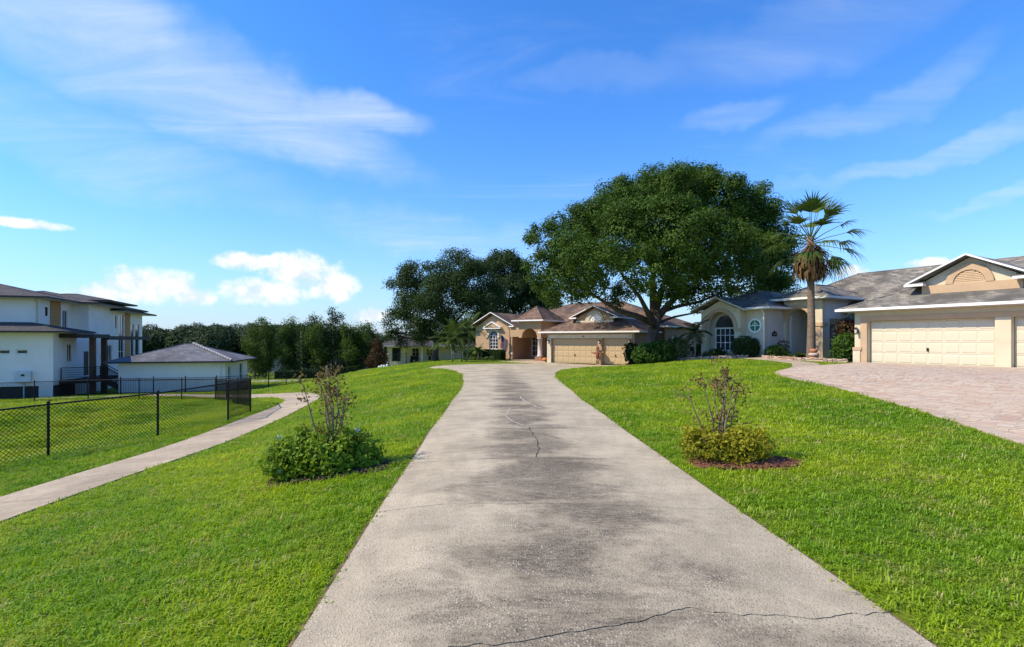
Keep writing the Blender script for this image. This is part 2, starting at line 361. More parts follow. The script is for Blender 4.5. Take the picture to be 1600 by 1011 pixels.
LE = np.array([(-1.0,-1),(-1.05,.5),(-1.14,2.68),(-1.25,4.79),(-1.39,7.6),(-1.74,18),(-1.95,21),(-2.3,24),(-2.6,27)])
RE = np.array([(2.3,-1),(2.25,.5),(2.18,2.7),(2.05,6.1),(1.86,14.1),(1.9,20),(2.0,24),(2.3,27)])
xl = lambda y: np.interp(y, LE[:, 1], LE[:, 0]); xr = lambda y: np.interp(y, RE[:, 1], RE[:, 0])
drive = tag(empty('driveway'), kind='structure')
def cross(yf, wig=0, n=40, seed=0):
    """curve across the lane; yf: y or list of (u, y)"""
    u = np.linspace(0, 1, n); r = np.random.default_rng(seed)
    y = np.full(n, yf, float) if np.isscalar(yf) else np.interp(u, [a for a, _ in yf], [b for _, b in yf])
    if wig: y = y + np.convolve(r.normal(0, wig, n + 4), [.3, .4, .3], 'same')[2:-2]
    return np.c_[xl(y) * (1 - u) + xr(y) * u, y]
crackA = [(0,2.5),(.3,2.6),(.45,2.72),(.56,2.84),(.65,2.98),(.72,2.93),(.85,2.9),(1,2.98)]
crackB = [(0,4.74),(.18,4.86),(.35,4.84),(.6,4.85),(.8,4.8),(1,4.78)]
rows = [(cross(-1), 0), (cross(crackA, .022, 110, 1), .01), (cross(crackB, .013, 110, 2), .008), (cross(6.78, .002, 40, 3), .012), (cross(9.2, .003, 40, 4), .01),
        (cross(11.9), .012), (cross(14.9), .014), (cross(18), .016), (cross(21.3), .018), (cross(24.5), .02), (cross(27), .02)]
for (a, ga), (b, gb) in zip(rows[:-1], rows[1:]):
    a = a.copy(); b = b.copy(); a[:, 1] += ga / 2; b[:, 1] -= gb / 2
    strip('concrete_slab', a, b, M_conc, drive, 110, 8)
M_edge = mat('edge_soil', (.19, .13, .07), .95, (.1, .07, .04), 9, .8, 40)
for E_, sg in ((LE, -1), (RE, 1)):
    tag(strip('soil_edge', E_ + np.array((sg * .035, 0)), E_ + np.array((sg * .004, 0)), M_edge, None, 50, 2, .008, .06), kind='structure')
AL = [(-2.6,27.02),(-3.3,30.4),(-4.6,34),(-6.1,36.5),(-5.7,38.2)]; AR = [(2.3,27.02),(3.06,30.8),(5.2,35.2),(9,39.2),(9.95,40.85)]
for i in range(4):
    e = .012 if i else 0
    strip('concrete_slab', [(AL[i][0], AL[i][1] + e), (AR[i][0], AR[i][1] + e)], [AL[i+1], AR[i+1]], M_conc, drive, 22, 8)
strip('concrete_slab', [(-5.7, 38.22), (9.95, 40.87)], [(-5.65, 38.3), (2.0, 42.9), (2.95, 45.45), (9.9, 40.95)], M_conc, drive, 40, 10)
# pale mended cracks that wander along the middle slabs
M_fill = mat('crack_filler', (.46, .4, .33), .9)
M_crk = mat('open_crack', (.06, .05, .04), .95)
def crack(pix, wd, m):
    pts = []
    for px, py in pix:
        y = 1.6 * F_PX / (py - HY); pts.append(((px - CX) / F_PX * y, y))
    P = resample(pts, len(pts) * 6); P += np.random.default_rng(len(pix)).normal(0, .012, P.shape)
    wv = wd * (.6 + .8 * np.random.default_rng(3).random(len(P))); V = []; F = []
    for i, (x, y) in enumerate(P):
        d = P[min(i+1, len(P)-1)] - P[max(i-1, 0)]; d /= np.hypot(*d) + 1e-9; n = np.array([-d[1], d[0]]) * wv[i] / 2
        for s in (1, -1): q = P[i] + n * s; V.append((q[0], q[1], gz(q[0], q[1]) + .0235))
        if i: F.append((2*i-2, 2*i-1, 2*i+1, 2*i))
    MB().add(V, F).build('crack', m, drive)
crack([(797,640),(790,652),(800,661),(815,668),(826,671)], .026, M_fill)
crack([(826,671),(838,690),(842,705),(838,720)], .014, M_crk)
crack([(800,661),(840,664),(880,671)], .022, M_fill); crack([(745,673),(800,674),(880,671)], .018, M_fill)
crack([(812,620),(822,630),(845,640)], .035, M_fill); crack([(760,634),(797,640)], .03, M_fill)

# ---- side path
def catmull(P, n=14):
    P = [np.array(p, float) for p in P]; P = [2*P[0]-P[1]] + P + [2*P[-1]-P[-2]]; out = []
    for i in range(1, len(P) - 2):
        for t in np.linspace(0, 1, n, endpoint=False):
            a, b, c, d = P[i-1:i+3]; out.append(.5 * (2*b + (c-a)*t + (2*a-5*b+4*c-d)*t*t + (3*b-a-3*c+d)*t**3))
    out.append(P[-2]); return np.array(out)
PATH = catmull([(-7.95,-1),(-7.8,3),(-7.68,7.5),(-7.66,10),(-7.75,12.5),(-8.15,16.5),(-8.75,20.3),(-9.7,23.6),(-11.6,27),(-14.6,30.3),(-18.6,32.8),(-24,34.6),(-34,35.8)])
def ribbon_slabs(C, width, seg, name, m, parent, lift=.025, gap=.014):
    d = np.r_[0, np.cumsum(np.hypot(*np.diff(C, axis=0).T))]; L = d[-1]
    def p(s):
        c = np.array([np.interp(s, d, C[:, 0]), np.interp(s, d, C[:, 1])]); e = np.array([np.interp(s + .1, d, C[:, 0]), np.interp(s + .1, d, C[:, 1])]) - np.array([np.interp(s - .1, d, C[:, 0]), np.interp(s - .1, d, C[:, 1])])
        e /= np.hypot(*e); n = np.array([e[1], -e[0]]); return c, n
    for s0 in np.arange(0, L - .2, seg):
        s1 = min(s0 + seg - gap, L); ss = np.linspace(s0, s1, 5); rowsL = []; rowsR = []
        for s in ss: c, n = p(s); rowsL.append(c - n * width / 2); rowsR.append(c + n * width / 2)
        strip(name, rowsL, rowsR, m, parent, 6, 4, lift)
path = tag(empty('path'), kind='structure')
ribbon_slabs(PATH + np.array((.13, -.08)), 1.48, 1.5, 'path_slab', M_path, path)
road = tag(empty('road'), kind='structure')
strip('road_surface', catmull([(-60,57),(-40,56.5),(-28,55.5),(-21,56),(-16.5,58.5)]), catmull([(-60,62),(-40,61.5),(-28,60.6),(-21,61),(-17,63.5)]), M_road, road, 40, 6, .04)
strip('walkway', [(10.6,19.9),(12.1,22.2),(13.9,25.6),(14.3,29),(13.9,32)], [(11.6,19.6),(13.2,22.0),(15.0,25.3),(15.5,29),(16.2,32.5)], M_path, tag(empty('walkway'), kind='structure'), 26, 4)
strip('entry_walk', [(2.0,42.95),(2.95,45.5)], [(-1.2,46.6),(3.1,49.0)], mat('entry_concrete', (.5,.37,.26),.9), tag(empty('entry_walk'), kind='structure'), 12, 5, .03)

# ------------------------------------------------------------------ paver drive
def H3(x, y): return (17.56 + .487 * x + .873 * y, 26.4 - .873 * x + .487 * y)
EDGE = catmull([(6.6,3.2),(7.0,5.4),(7.25,7.3),(7.7,8.9),(8.2,11),(8.75,14),(8.75,16),(9.0,17.6),(10.2,19.4),(12.35,21.8),(16.1,24.7),(17.5,26.25)], 10)
POLY = np.r_[EDGE, [H3(9.5, -.05), (26, 8), (20, 0)]]
def inside(P, poly):
    x, y = P[:, 0], P[:, 1]; r = np.zeros(len(P), bool); n = len(poly)
    for i in range(n):
        (x0, y0), (x1, y1) = poly[i], poly[i-1]
        c = ((y0 > y) != (y1 > y)) & (x < (x1 - x0) * (y - y0) / (y1 - y0 + 1e-12) + x0); r ^= c
    return r
def paver_material():
    m = bpy.data.materials.new('paver'); m.use_nodes = True; t = NT(m.node_tree); p = t.n['Principled BSDF']
    a = t.new('ShaderNodeAttribute', attribute_name='tint').outputs['Fac']; g = t.new('ShaderNodeNewGeometry').outputs['Position']
    rp = t.new('ShaderNodeValToRGB'); rp.color_ramp.interpolation = 'LINEAR'; e = rp.color_ramp.elements
    e[0].position = 0; e[0].color = (.35, .21, .145, 1); e[1].position = 1; e[1].color = (.55, .46, .35, 1)
    for q, c in ((.25, (.46, .35, .25, 1)), (.5, (.52, .42, .315, 1)), (.72, (.44, .27, .185, 1)), (.85, (.4, .35, .28, 1))): k = e.new(q); k.color = c
    t.l.new(a, rp.inputs[0]); c = t.mix(t.m('MULTIPLY', t.noise(g, .5, 3), .5), rp.outputs[0], (.53, .43, .32))
    c = t.mix(t.m('MULTIPLY', t.noise(g, 40, 3), .3), c, (.3, .24, .2))
    t.l.new(c, p.inputs['Base Color']); p.inputs['Roughness'].default_value = .92; p.inputs['Specular IOR Level'].default_value = .2
    b = t.new('ShaderNodeBump', {'Strength': .4, 'Distance': .01, 'Height': t.noise(g, 60, 3)}); t.l.new(b.outputs[0], p.inputs['Normal']); return m
M_pav = paver_material()
pav = tag(empty('paver_driveway'), kind='structure')
strip('sand_bed', EDGE, resample([(20,-2),(26,8),H3(9.5,-.05),H3(2,-.05),(17.6,26.3)], 30), mat('joint_sand', (.36,.29,.21),.95), pav, 60, 30, .012, .1)
cells = []
ax_, ay_ = np.array([.487, -.873]), np.array([.873, .487])
for r_ in range(-150, 3):
    rr = np.random.default_rng(900 + r_); s = -22 + rr.random() * .2
    while s < 22:
        L = rr.choice([.16, .24, .32]); c = np.array(H3(s + L / 2, r_ * .165 - .12)); cells.append((c[0], c[1], L - .005, .16, math.atan2(-.873, .487))); s += L
CE = np.array(cells)
dmin = np.min(np.hypot(CE[:, None, 0] - EDGE[None, :, 0], CE[:, None, 1] - EDGE[None, :, 1]), 1)
ok = inside(CE[:, :2], POLY) & (dmin > .3) & (CE[:, 1] > 2.5) & (CE[:, 0] < CE[:, 1] * 1.35 + 3)
CE = CE[ok]
de = np.r_[0, np.cumsum(np.hypot(*np.diff(EDGE, axis=0).T))]; ed = []
for s in np.arange(.1, de[-1] - .1, .162):
    x, y = np.interp(s, de, EDGE[:, 0]), np.interp(s, de, EDGE[:, 1]); x2, y2 = np.interp(s + .05, de, EDGE[:, 0]), np.interp(s + .05, de, EDGE[:, 1])
    a = math.atan2(y2 - y, x2 - x); ed.append((x + math.sin(a) * .15, y - math.cos(a) * .15, .157, .29, a))
CE = np.r_[CE, np.array(ed)]
def paver_geo(L, Wd, h=.05):
    a, b, e = L / 2, Wd / 2, .004
    return np.array([(-a,-b,-h),(a,-b,-h),(a,b,-h),(-a,b,-h),(-a,-b,-e),(a,-b,-e),(a,b,-e),(-a,b,-e),(-a+e,-b+e,0),(a-e,-b+e,0),(a-e,b-e,0),(-a+e,b-e,0)]), \
        np.array([(8,9,10,11)] + [(i, (i+1) % 4, 4 + (i+1) % 4, 4 + i) for i in range(4)] + [(4+i, 4+(i+1) % 4, 8+(i+1) % 4, 8+i) for i in range(4)])
infr = (np.abs(CE[:, 0]) < CE[:, 1] * .99) 
order = np.argsort(np.where(infr, CE[:, 1], 1e3)); CE = CE[order]
PZ = gz(CE[:, 0], CE[:, 1]) + .034 + rng.normal(0, .0012, len(CE)); big = {}
VV = []; FF = []; TT = []; nb = 0
for i, (x, y, L, Wd, a) in enumerate(CE):
    if i < 300:
        key = (round(L, 3), round(Wd, 3), int(rng.integers(0, 9)))
        if key not in big:
            v, f = paver_geo(L, Wd); o = np_mesh('paver', v, f, M_pav, pav, np.full(12, rng.random())); big[key] = o.data
        else: o = link('paver', big[key], None, pav)
        o.location = (x, y, PZ[i]); o.rotation_euler = (0, 0, a)
    else:
        v, f = paver_geo(L, Wd); c, s = math.cos(a), math.sin(a)
        VV.append(np.c_[v[:, 0]*c - v[:, 1]*s + x, v[:, 0]*s + v[:, 1]*c + y, v[:, 2] + PZ[i]]); FF.append(f + nb); TT.append(np.full(12, rng.random())); nb += 12
tag(np_mesh('pavers', np.concatenate(VV), np.concatenate(FF), M_pav, pav, np.concatenate(TT)), kind='stuff')

# ------------------------------------------------------------------ building kit (house-local: x right, y back, z up)
def wall(mb, x0, x1, z0, z1, y0, y1, ops=(), T=lambda x, y, z: (x, y, z)):
    """wall slab x0..x1, z0..z1, front y0, back y1; ops = (ox0, ox1, oz0, oz1, arched): real openings"""
    br = {x0, x1}
    for o in ops:
        br |= {o[0], o[1]}
        if o[4]: br |= set(np.linspace(o[0], o[1], 15))
    br = sorted(br)
    def q(*p): mb.add([T(*a) for a in p], [(0, 1, 2, 3)])
    def topz(o, x):
        if not o[4]: return o[3]
        r = (o[1] - o[0]) / 2; return o[3] - r + math.sqrt(max(0, r * r - (x - (o[0] + o[1]) / 2) ** 2))
    for a, b in zip(br[:-1], br[1:]):
        if b - a < 1e-6: continue
        o = next((o for o in ops if o[0] - 1e-6 <= a and b <= o[1] + 1e-6), None)
        segs = [(z0, z0, z1, z1)] if o is None else ([(z0, z0, o[2], o[2])] if o[2] > z0 + 1e-4 else []) + [(topz(o, a), topz(o, b), z1, z1)]
        for za, zb, zc, zd in segs:
            q((a,y0,za),(b,y0,zb),(b,y0,zd),(a,y0,zc)); q((b,y1,zb),(a,y1,za),(a,y1,zc),(b,y1,zd))
            q((a,y0,zc),(b,y0,zd),(b,y1,zd),(a,y1,zc)); q((a,y1,za),(b,y1,zb),(b,y0,zb),(a,y0,za))
    for o in ops:
        zt = o[3] - (o[1] - o[0]) / 2 if o[4] else o[3]
        q((o[0],y0,o[2]),(o[0],y0,zt),(o[0],y1,zt),(o[0],y1,o[2])); q((o[1],y1,o[2]),(o[1],y1,zt),(o[1],y0,zt),(o[1],y0,o[2]))
    for x in (x0, x1): q((x,y0,z0),(x,y1,z0),(x,y1,z1),(x,y0,z1))
    return mb
def wall_side(mb, y0, y1, z0, z1, x0, x1, ops=()):
    return wall(mb, y0, y1, z0, z1, x0, x1, ops, T=lambda a, b, z: (b, a, z))
def hip(parent, m, x0, x1, y0, y1, ze, pitch, th=.1, gut=M_white, name='roof', gutter=True):
    hx, hy = (x1 - x0) / 2, (y1 - y0) / 2; r = min(hx, hy); zr = ze + th + r * pitch; cx, cy = (x0+x1)/2, (y0+y1)/2
    if hx >= hy: A, B = (x0 + r, cy, zr), (x1 - r, cy, zr)
    else: A, B = (cx, y0 + r, zr), (cx, y1 - r, zr)
    V = [(x0,y0,ze+th),(x1,y0,ze+th),(x1,y1,ze+th),(x0,y1,ze+th),A,B,(x0,y0,ze+.02),(x1,y0,ze+.02),(x1,y1,ze+.02),(x0,y1,ze+.02)]
    if hx >= hy: F = [(0,1,5,4),(1,2,5),(2,3,4,5),(3,0,4)]
    else: F = [(0,1,4),(1,2,5,4),(2,3,5),(3,0,4,5)]
    F += [(6,7,1,0),(7,8,2,1),(8,9,3,2),(9,6,0,3)]
    rf = MB().add(V, F).build(name, m, parent)
    s = MB(); s.box(x0+.03, x1-.03, y0+.03, y1-.03, ze-.03, ze+.015); s.build('soffit', M_soff, rf)
    cap = MB()
    for a, b in ((V[0], A if hx >= hy else A), (V[1], B if hx >= hy else A), (V[2], B), (V[3], A if hx >= hy else B), (A, B)):
        if (Vector(a) - Vector(b)).length > .1: cap.tube([Vector(a) + Vector((0,0,.0)), Vector(b) + Vector((0,0,.0))], .055, 6)
    cap.build('ridge_cap', m, rf)
    if gutter:
        g = MB(); e = .09
        g.box(x0-e, x1+e, y0-e, y0-.003, ze, ze+th+.02); g.box(x0-e, x1+e, y1+.003, y1+e, ze, ze+th+.02)
        g.box(x0-e, x0-.003, y0, y1, ze, ze+th+.017); g.box(x1+.003, x1+e, y0, y1, ze, ze+th+.017)
        g.build('gutter', gut, rf)
    return rf
def gable(parent, m, cx, hw, y0, y1, ze, zr, th=.1, trim=M_white, name='roof', returns=0., rt=.05):
    """gable roof, ridge along y, front rake boards at y0"""
    V = []
    for y in (y0, y1):
        V += [(cx-hw,y,ze),(cx,y,zr),(cx+hw,y,ze),(cx-hw,y,ze+th),(cx,y,zr+th),(cx+hw,y,ze+th)]
    F = [(3,9,10,4),(4,10,11,5),(1,7,6,0),(2,8,7,1),(0,6,9,3),(5,11,8,2),(0,3,4,1),(1,4,5,2),(7,10,9,6),(8,11,10,7)]
    rf = MB().add(V, F).build(name, m, parent)
    t = MB(); yy = y0 - .06
    for s in (-1, 1):
        t.prism([(cx, yy, zr+th+.03), (cx + s*(hw+.03), yy, ze+th+.03), (cx + s*(hw+.03), yy, ze+th-rt), (cx, yy, zr+th-rt)], (0, .057, 0))
    t.build('rake_board', trim, rf)
    g = MB(); g.box(cx-hw-.1, cx-hw-.003, y0, y1, ze-.02, ze+th); g.box(cx+hw+.003, cx+hw+.1, y0, y1, ze-.02, ze+th); g.build('gutter', trim, rf)
    if returns:
        for s in (-1, 1):
            a, b = sorted((cx + s*(hw+.06), cx + s*(hw-returns)))
            q = MB(); q.box(a, b, y0-.1, y0+.25, ze-.02, ze+.09); q.build('eave_return', trim, rf)
            MB().add([(a,y0-.1,ze+.092),(b,y0-.1,ze+.092),(b,y0+.3,ze+.24),(a,y0+.3,ze+.24)], [(0,1,2,3)]).build('return_cap', m, rf)
    return rf
DOORC = {'tan_garage_door': (.56,.39,.19), 'cream_garage_door': (.68,.59,.4)}
def garage_door(parent, m, x0, x1, z0, z1, y, cols, rows_=4, seam=None):
    d = MB().box(x0, x1, y, y + .04, z0, z1).build('garage_door', m, parent)
    wv, hv = (x1-x0)/cols, (z1-z0)/rows_; me = None
    a, b, e = wv/2-.05, hv/2-.055, .025
    V = [(-a,0,-b),(a,0,-b),(a,0,b),(-a,0,b),(-a+e,-.013,-b+e),(a-e,-.013,-b+e),(a-e,-.013,b-e),(-a+e,-.013,b-e)]
    for i in range(cols):
        for j in range(rows_):
            loc = (x0+(i+.5)*wv, y-.001, z0+(j+.5)*hv)
            if me is None: o = MB().add(V, [(4,5,6,7),(0,1,5,4),(1,2,6,5),(2,3,7,6),(3,0,4,7)]).build('panel', m, d, loc=loc); me = o.data
            else: link('panel', me, None, d, loc)
    for j in range(1, rows_): box('section_joint', mat(m.name + '_joint', tuple(k * .55 for k in DOORC[m.name]), .8), d, x0, x1, y-.004, y-.0005, z0+j*hv-.006, z0+j*hv+.006)
    cxm = (x0+x1)/2; box('handle', M_black, d, cxm-.03, cxm+.03, y-.06, y-.002, z0+.62, z0+.78)
    return d
def window(parent, x0, x1, z0, z1, y, nx=2, nz=2, arch=False, frame=M_white, glass=M_glass, fw=.06, face='f', name='window', trim=0):
    """window in the plane y (face 'f') or, for face 's', in the plane x = y with x0..x1 running along y"""
    T = (lambda a, b, c: (a, b, c)) if face == 'f' else (lambda a, b, c: (y + (y - b), a, c))
    def bx(mb, a0, a1, b0, b1, c0, c1):
        p, q = T(a0, b0, c0), T(a1, b1, c1); return mb.box(*sorted((p[0], q[0])), *sorted((p[1], q[1])), *sorted((p[2], q[2])))
    r = (x1-x0)/2; cx = (x0+x1)/2; zs = z1 - r if arch else z1
    fr = MB(); bx(fr, x0, x0+fw, y-.05, y+.03, z0, zs); bx(fr, x1-fw, x1, y-.05, y+.03, z0, zs); bx(fr, x0+fw, x1-fw, y-.05, y+.03, z0, z0+fw)
    if arch:
        for k in range(14):
            t0, t1 = math.pi*k/14, math.pi*(k+1)/14; P = [(cx+rr*math.cos(t), y-.05, zs+rr*math.sin(t)) for rr, t in ((r,t0),(r,t1),(r-fw,t1),(r-fw,t0))]
            Q = [(a, y+.03, c) for a, b, c in P]
            fr.add([T(*p) for p in P+Q], [(0,1,2,3),(7,6,5,4),(0,4,5,1),(1,5,6,2),(2,6,7,3),(3,7,4,0)])
    else: bx(fr, x0+fw, x1-fw, y-.05, y+.03, z1-fw, z1)
    o = fr.build(name, frame, parent)
    for i in range(nx):
        for j in range(nz):
            a0 = x0+fw+(x1-x0-2*fw)*i/nx; a1 = x0+fw+(x1-x0-2*fw)*(i+1)/nx; c0 = z0+fw+(zs-z0-fw)*j/nz; c1 = z0+fw+(zs-z0-fw)*(j+1)/nz
            bx(MB(), a0+.012, a1-.012, y-.005, y+.01, c0+.012, c1-.012).build('pane', glass, o)
    mu = MB()
    for i in range(1, nx): a = x0+fw+(x1-x0-2*fw)*i/nx; bx(mu, a-.018, a+.018, y-.035, y+.005, z0+fw, zs)
    for j in range(1, nz + (1 if arch else 0)): c = z0+fw+(zs-z0-fw)*j/nz; bx(mu, x0+fw, x1-fw, y-.034, y+.004, c-.018, c+.018)
    if arch:
        ring = [T(cx+(r-fw)*math.cos(t), y, zs+.02+(r-fw-.02)*math.sin(t)) for t in np.linspace(0, math.pi, 15)]
        MB().add(ring, [tuple(range(15))]).build('fanlight_pane', glass, o)
        for t in np.linspace(0, math.pi, 6)[1:-1]: mu.tube([T(cx, y-.02, zs), T(cx+(r-fw)*math.cos(t), y-.02, zs+(r-fw)*math.sin(t))], .018, 5)
    if mu.v: mu.build('muntin', frame, o)
    return o
def arch_trim(parent, m, cx, zs, r0, r1, y0, y1, name='arch_trim', n=20, legs=0):
    b = MB()
    for k in range(n):
        t0, t1 = math.pi*k/n, math.pi*(k+1)/n; P = [(cx+rr*math.cos(t), y0, zs+rr*math.sin(t)) for rr, t in ((r1,t0),(r1,t1),(r0,t1),(r0,t0))]
        b.add(P + [(a, y1, c) for a, _, c in P], [(3,2,1,0),(4,5,6,7),(1,0,4,5),(3,2,6,7)[::-1]])
    if legs:
        for s in (-1, 1): a, c = sorted((cx+s*r0, cx+s*r1)); b.box(a, c, y0, y1, zs-legs, zs)
    return b.build(name, m, parent)
def lantern(loc, rz, label, grp):
    t = thing('wall_lantern', label, 'lantern', loc, rz, grp)
    MB().box(-.05, .05, -.02, 0, -.14, .12).build('back_plate', M_black, t)
    MB().tube([(0,-.02,.1),(0,-.1,.17),(0,-.14,.14)], .012, 6).build('arm', M_black, t)
    MB().lathe((0,-.14,0), [(.045,-.14),(.07,.06),(.06,.07)], 8).build('glass_shade', mat('lantern_glass', (.72,.68,.6),.2), t)
    MB().lathe((0,-.14,0), [(.095,.072),(.05,.13),(.012,.17),(.004,.2)], 8).build('cap', M_black, t)
    MB().lathe((0,-.14,0), [(.02,-.2),(.055,-.142),(.055,-.13)], 8).build('base', M_black, t)
    return t
def downspout(parent, x, y, z0, z1, m=M_white, kick=-.35):
    MB().tube([(x,y-.35,z1),(x,y-.3,z1-.12),(x,y-.06,z1-.4),(x,y-.06,z0+.18),(x,y-.12,z0+.06),(x,y+kick,z0+.04)], .05, 6).build('downspout', m, parent)

# ------------------------------------------------------------------ tan house with three garage bays' width (house at the end of the drive)
SH_br = shingle('brown_shingles', (.13,.083,.058), (.26,.17,.118), (.09,.062,.048), .34, .36)
SH_gr = shingle('grey_shingles', (.15,.138,.12), (.33,.3,.25), (.1,.094,.084), .34, .36)
SH_sl = shingle('slate_tiles', (.13,.13,.145), (.2,.2,.215), (.09,.09,.1), .3, .42)
SH_dk = shingle('dark_shingles', (.075,.07,.07), (.115,.105,.1), (.05,.048,.05))
M_tan = mat('tan_stucco', (.5,.33,.19), .92, (.43,.28,.16), 1.2, .35, 90)
M_tan_shade = mat('tan_stucco_shade', (.4,.235,.155), .92, (.35,.2,.13), 1.2, .35, 90)  # tan stucco browned: shade of side and recessed walls put into the colour
M_band = mat('cream_band', (.66,.57,.42), .85)
M_dtan = mat('tan_garage_door', (.5,.365,.2), .6, (.46,.335,.18), 1.5)
M_brick = mat('pier_brick', (.36,.2,.12), .9, (.27,.14,.09), 9, .5, 30)
M_door = mat('red_door', (.16,.035,.02), .5)
h2 = thing('tan_house', 'tan stucco house with brown shingle roof, arched window and two tan garage doors', 'house', (3.46, 45.2, -.4), R(-33.9))
G = -.6
b = MB(); wall(b, -.4, 7.55, G, 2.62, 0, .25, [(0,4.4,G,2.13,False),(4.8,7.0,G,2.13,False)]); wall_side(b, .25, 7, G, 2.62, 7.3, 7.55); wall_side(b, .25, 7, G, 2.62, -.4, -.15); b.build('garage_wall', M_tan, h2)
wall_side(MB(), .01, 7, G, 2.6, 7.552, 7.56).build('side_wall_face', M_tan_shade, h2)  # browner skin over the tan side wall, its shade painted in
garage_door(h2, M_dtan, .02, 4.38, 0, 2.12, .2, 8); garage_door(h2, M_dtan, 4.82, 6.98, 0, 2.12, .2, 4)
box('door_header', M_band, h2, -.25, 7.4, -.05, -.003, 2.14, 2.45)
for a, c in ((-.42, -.02), (4.42, 4.78), (7.02, 7.4)): box('pilaster', M_band if a < 0 else M_tan, h2, a, c, -.05, -.003, G, 2.138)
box('house_number', M_black, h2, 3.0, 3.2, -.06, -.051, 2.26, 2.34)
hip(h2, SH_br, -.95, 8.1, -.5, 12, 2.6, .5)
# false dormer over the garage
dr = MB(); cx, hw = 3.58, 1.7
dr.prism([(cx-hw,1.2,3.0),(cx+hw,1.2,3.0),(cx+hw,1.2,3.95),(cx,1.2,4.75),(cx-hw,1.2,3.95)], (0,2.2,0)); dorm = dr.build('dormer', M_tan, h2)
box('dormer_sill', M_band, dorm, cx-hw-.05, cx+hw+.05, 1.1, 1.198, 3.42, 3.66)
arch_trim(dorm, M_band, cx, 3.66, .5, .85, 1.12, 1.197); ring = [(cx+.5*math.cos(t), 1.19, 3.66+.5*math.sin(t)) for t in np.linspace(0, math.pi, 17)]
MB().add(ring, [tuple(range(17))]).build('dormer_pane', M_white, dorm)
gable(h2, SH_br, cx, 2.2, .85, 5.2, 3.84, 4.82, returns=.62)
# main roof and walls
hip(h2, SH_br, -10.9, 8.85, 4.6, 18.5, 3.1, .4)
b = MB(); wall_side(b, 5.1, 18, G, 3.1, 8.1, 8.35, [(7.2,8.3,1.0,2.3,False),(10.6,11.9,1.0,2.3,False)]); wall(b, -10.6, 8.35, G, 3.1, 17.8, 18.0); wall_side(b, 5, 17.8, G, 3.1, -10.74, -10.5); wall(b, 7.56, 8.35, G, 3.1, 5.1, 5.35); b.build('main_wall', M_tan_shade, h2)
for a, c in ((7.2, 8.3), (10.6, 11.9)): window(h2, a, c, 1.0, 2.3, 8.25, 2, 2, face='s')
# front gable wing with arched window
b = MB(); wall(b, -10.74, -6.16, G, 3.3, 3, 3.25, [(-9.0,-7.9,1.03,2.98,True)]); wall_side(b, 3.25, 6.2, G, 3.3, -10.74, -10.49)
b.prism([(-10.74,3,3.3),(-6.16,3,3.3),(-8.45,3,4.6)], (0,.25,0)); b.build('wing_wall', M_tan, h2)
wall_side(MB(), 3.25, 7.6, G, 3.3, -6.4, -6.16).build('wing_side_wall', M_tan_shade, h2)
window(h2, -8.99, -7.91, 1.04, 2.97, 3.14, 3, 4, True)
arch_trim(h2, M_band, -8.45, 2.43, .56, .76, 2.93, 2.998); box('window_sill', M_band, h2, -9.2, -7.7, 2.88, 2.997, .9, 1.02)
for x in (-9.28, -7.82): box('arch_block', M_band, h2, x-.14, x+.14, 2.9, 2.997, 2.2, 2.42)
gable(h2, SH_br, -8.45, 2.75, 2.5, 10.5, 3.28, 4.68, returns=.5)
ped = MB(); ped.prism([(-9.3,2.72,3.26),(-7.6,2.72,3.26),(-8.45,2.72,3.74)], (0,.277,0)); ped = ped.build('pediment', M_tan, h2)
t = MB()
for s in (-1, 1): t.prism([(-8.45,2.64,3.86),(-8.45+s*1.05,2.64,3.3),(-8.45+s*1.05,2.64,3.2),(-8.45,2.64,3.75)], (0,.34,0))
t.box(-9.52,-7.38,2.62,2.99,3.12,3.21); t.build('pediment_trim', M_white, ped)
downspout(h2, -6.42, 3.0, -.3, 3.35, M_tan_shade)
box('base_band', M_band, h2, -6.6, -6.1, 2.94, 2.998, .55, .75)
# entry tower
b = MB(); wall(b, -5.05, -2.55, 2.2, 3.8, 2.5, 2.8, [(-4.75,-2.95,2.2,3.1,True)]); wall_side(b, 2.8, 6.2, 2.2, 3.8, -2.8, -2.55); wall_side(b, 2.8, 6.2, 2.2, 3.8, -5.05, -4.8); b.build('entry_tower_wall', M_tan, h2)
b = MB(); wall(b, -6.16, -.4, G, 3.2, 6.2, 6.45, [(-5.9,-4.9,.3,2.4,False),(-4.2,-3.1,0,2.2,False)]); b.build('entry_back_wall', M_tan_shade, h2)
wall(MB(), -6.15, -5.05, 2.3, 3.2, 2.6, 2.78).build('entry_lintel', M_tan, h2)
window(h2, -5.89, -4.91, .31, 2.39, 6.3, 2, 4); dd = box('front_door', M_door, h2, -4.19, -3.11, 6.28, 6.34, 0, 2.19); box('handle', M_black, dd, -3.28, -3.22, 6.22, 6.279, .95, 1.1)
hip(h2, SH_br, -5.5, -2.1, 2.05, 6.6, 3.78, .82)
col = MB().lathe((-2.75,2.65,0), [(.3,.4),(.3,.48),(.23,.52),(.2,2.05),(.28,2.1),(.28,2.19)], 18).build('column', mat('column_stucco', (.62,.52,.46),.85), h2, True)
ped2 = MB()
for k in range(4): ped2.box(-3.12+.001*k, -2.38-.001*k, 2.28+.001*k, 3.02-.001*k, -.05+.112*k, .055+.112*k)
ped2.build('column_plinth', M_brick, h2)
for x in (-.22, 4.6, 7.22):
    p = Matrix.Translation((3.46,45.2,-.4)) @ Matrix.Rotation(R(-33.9), 4, 'Z') @ Vector((x, -.05, 1.85))
    lantern(p, R(-33.9), {-.22: 'black lantern with pale glass left of the tan double garage door', 4.6: 'black lantern on the tan pier between two garage doors', 7.22: 'black lantern right of the single tan garage door'}[x], 'lanterns on the tan garage')
box('slab_floor', M_path, h2, -6.3, -.3, 2.5, 6.3, -.5, .03)

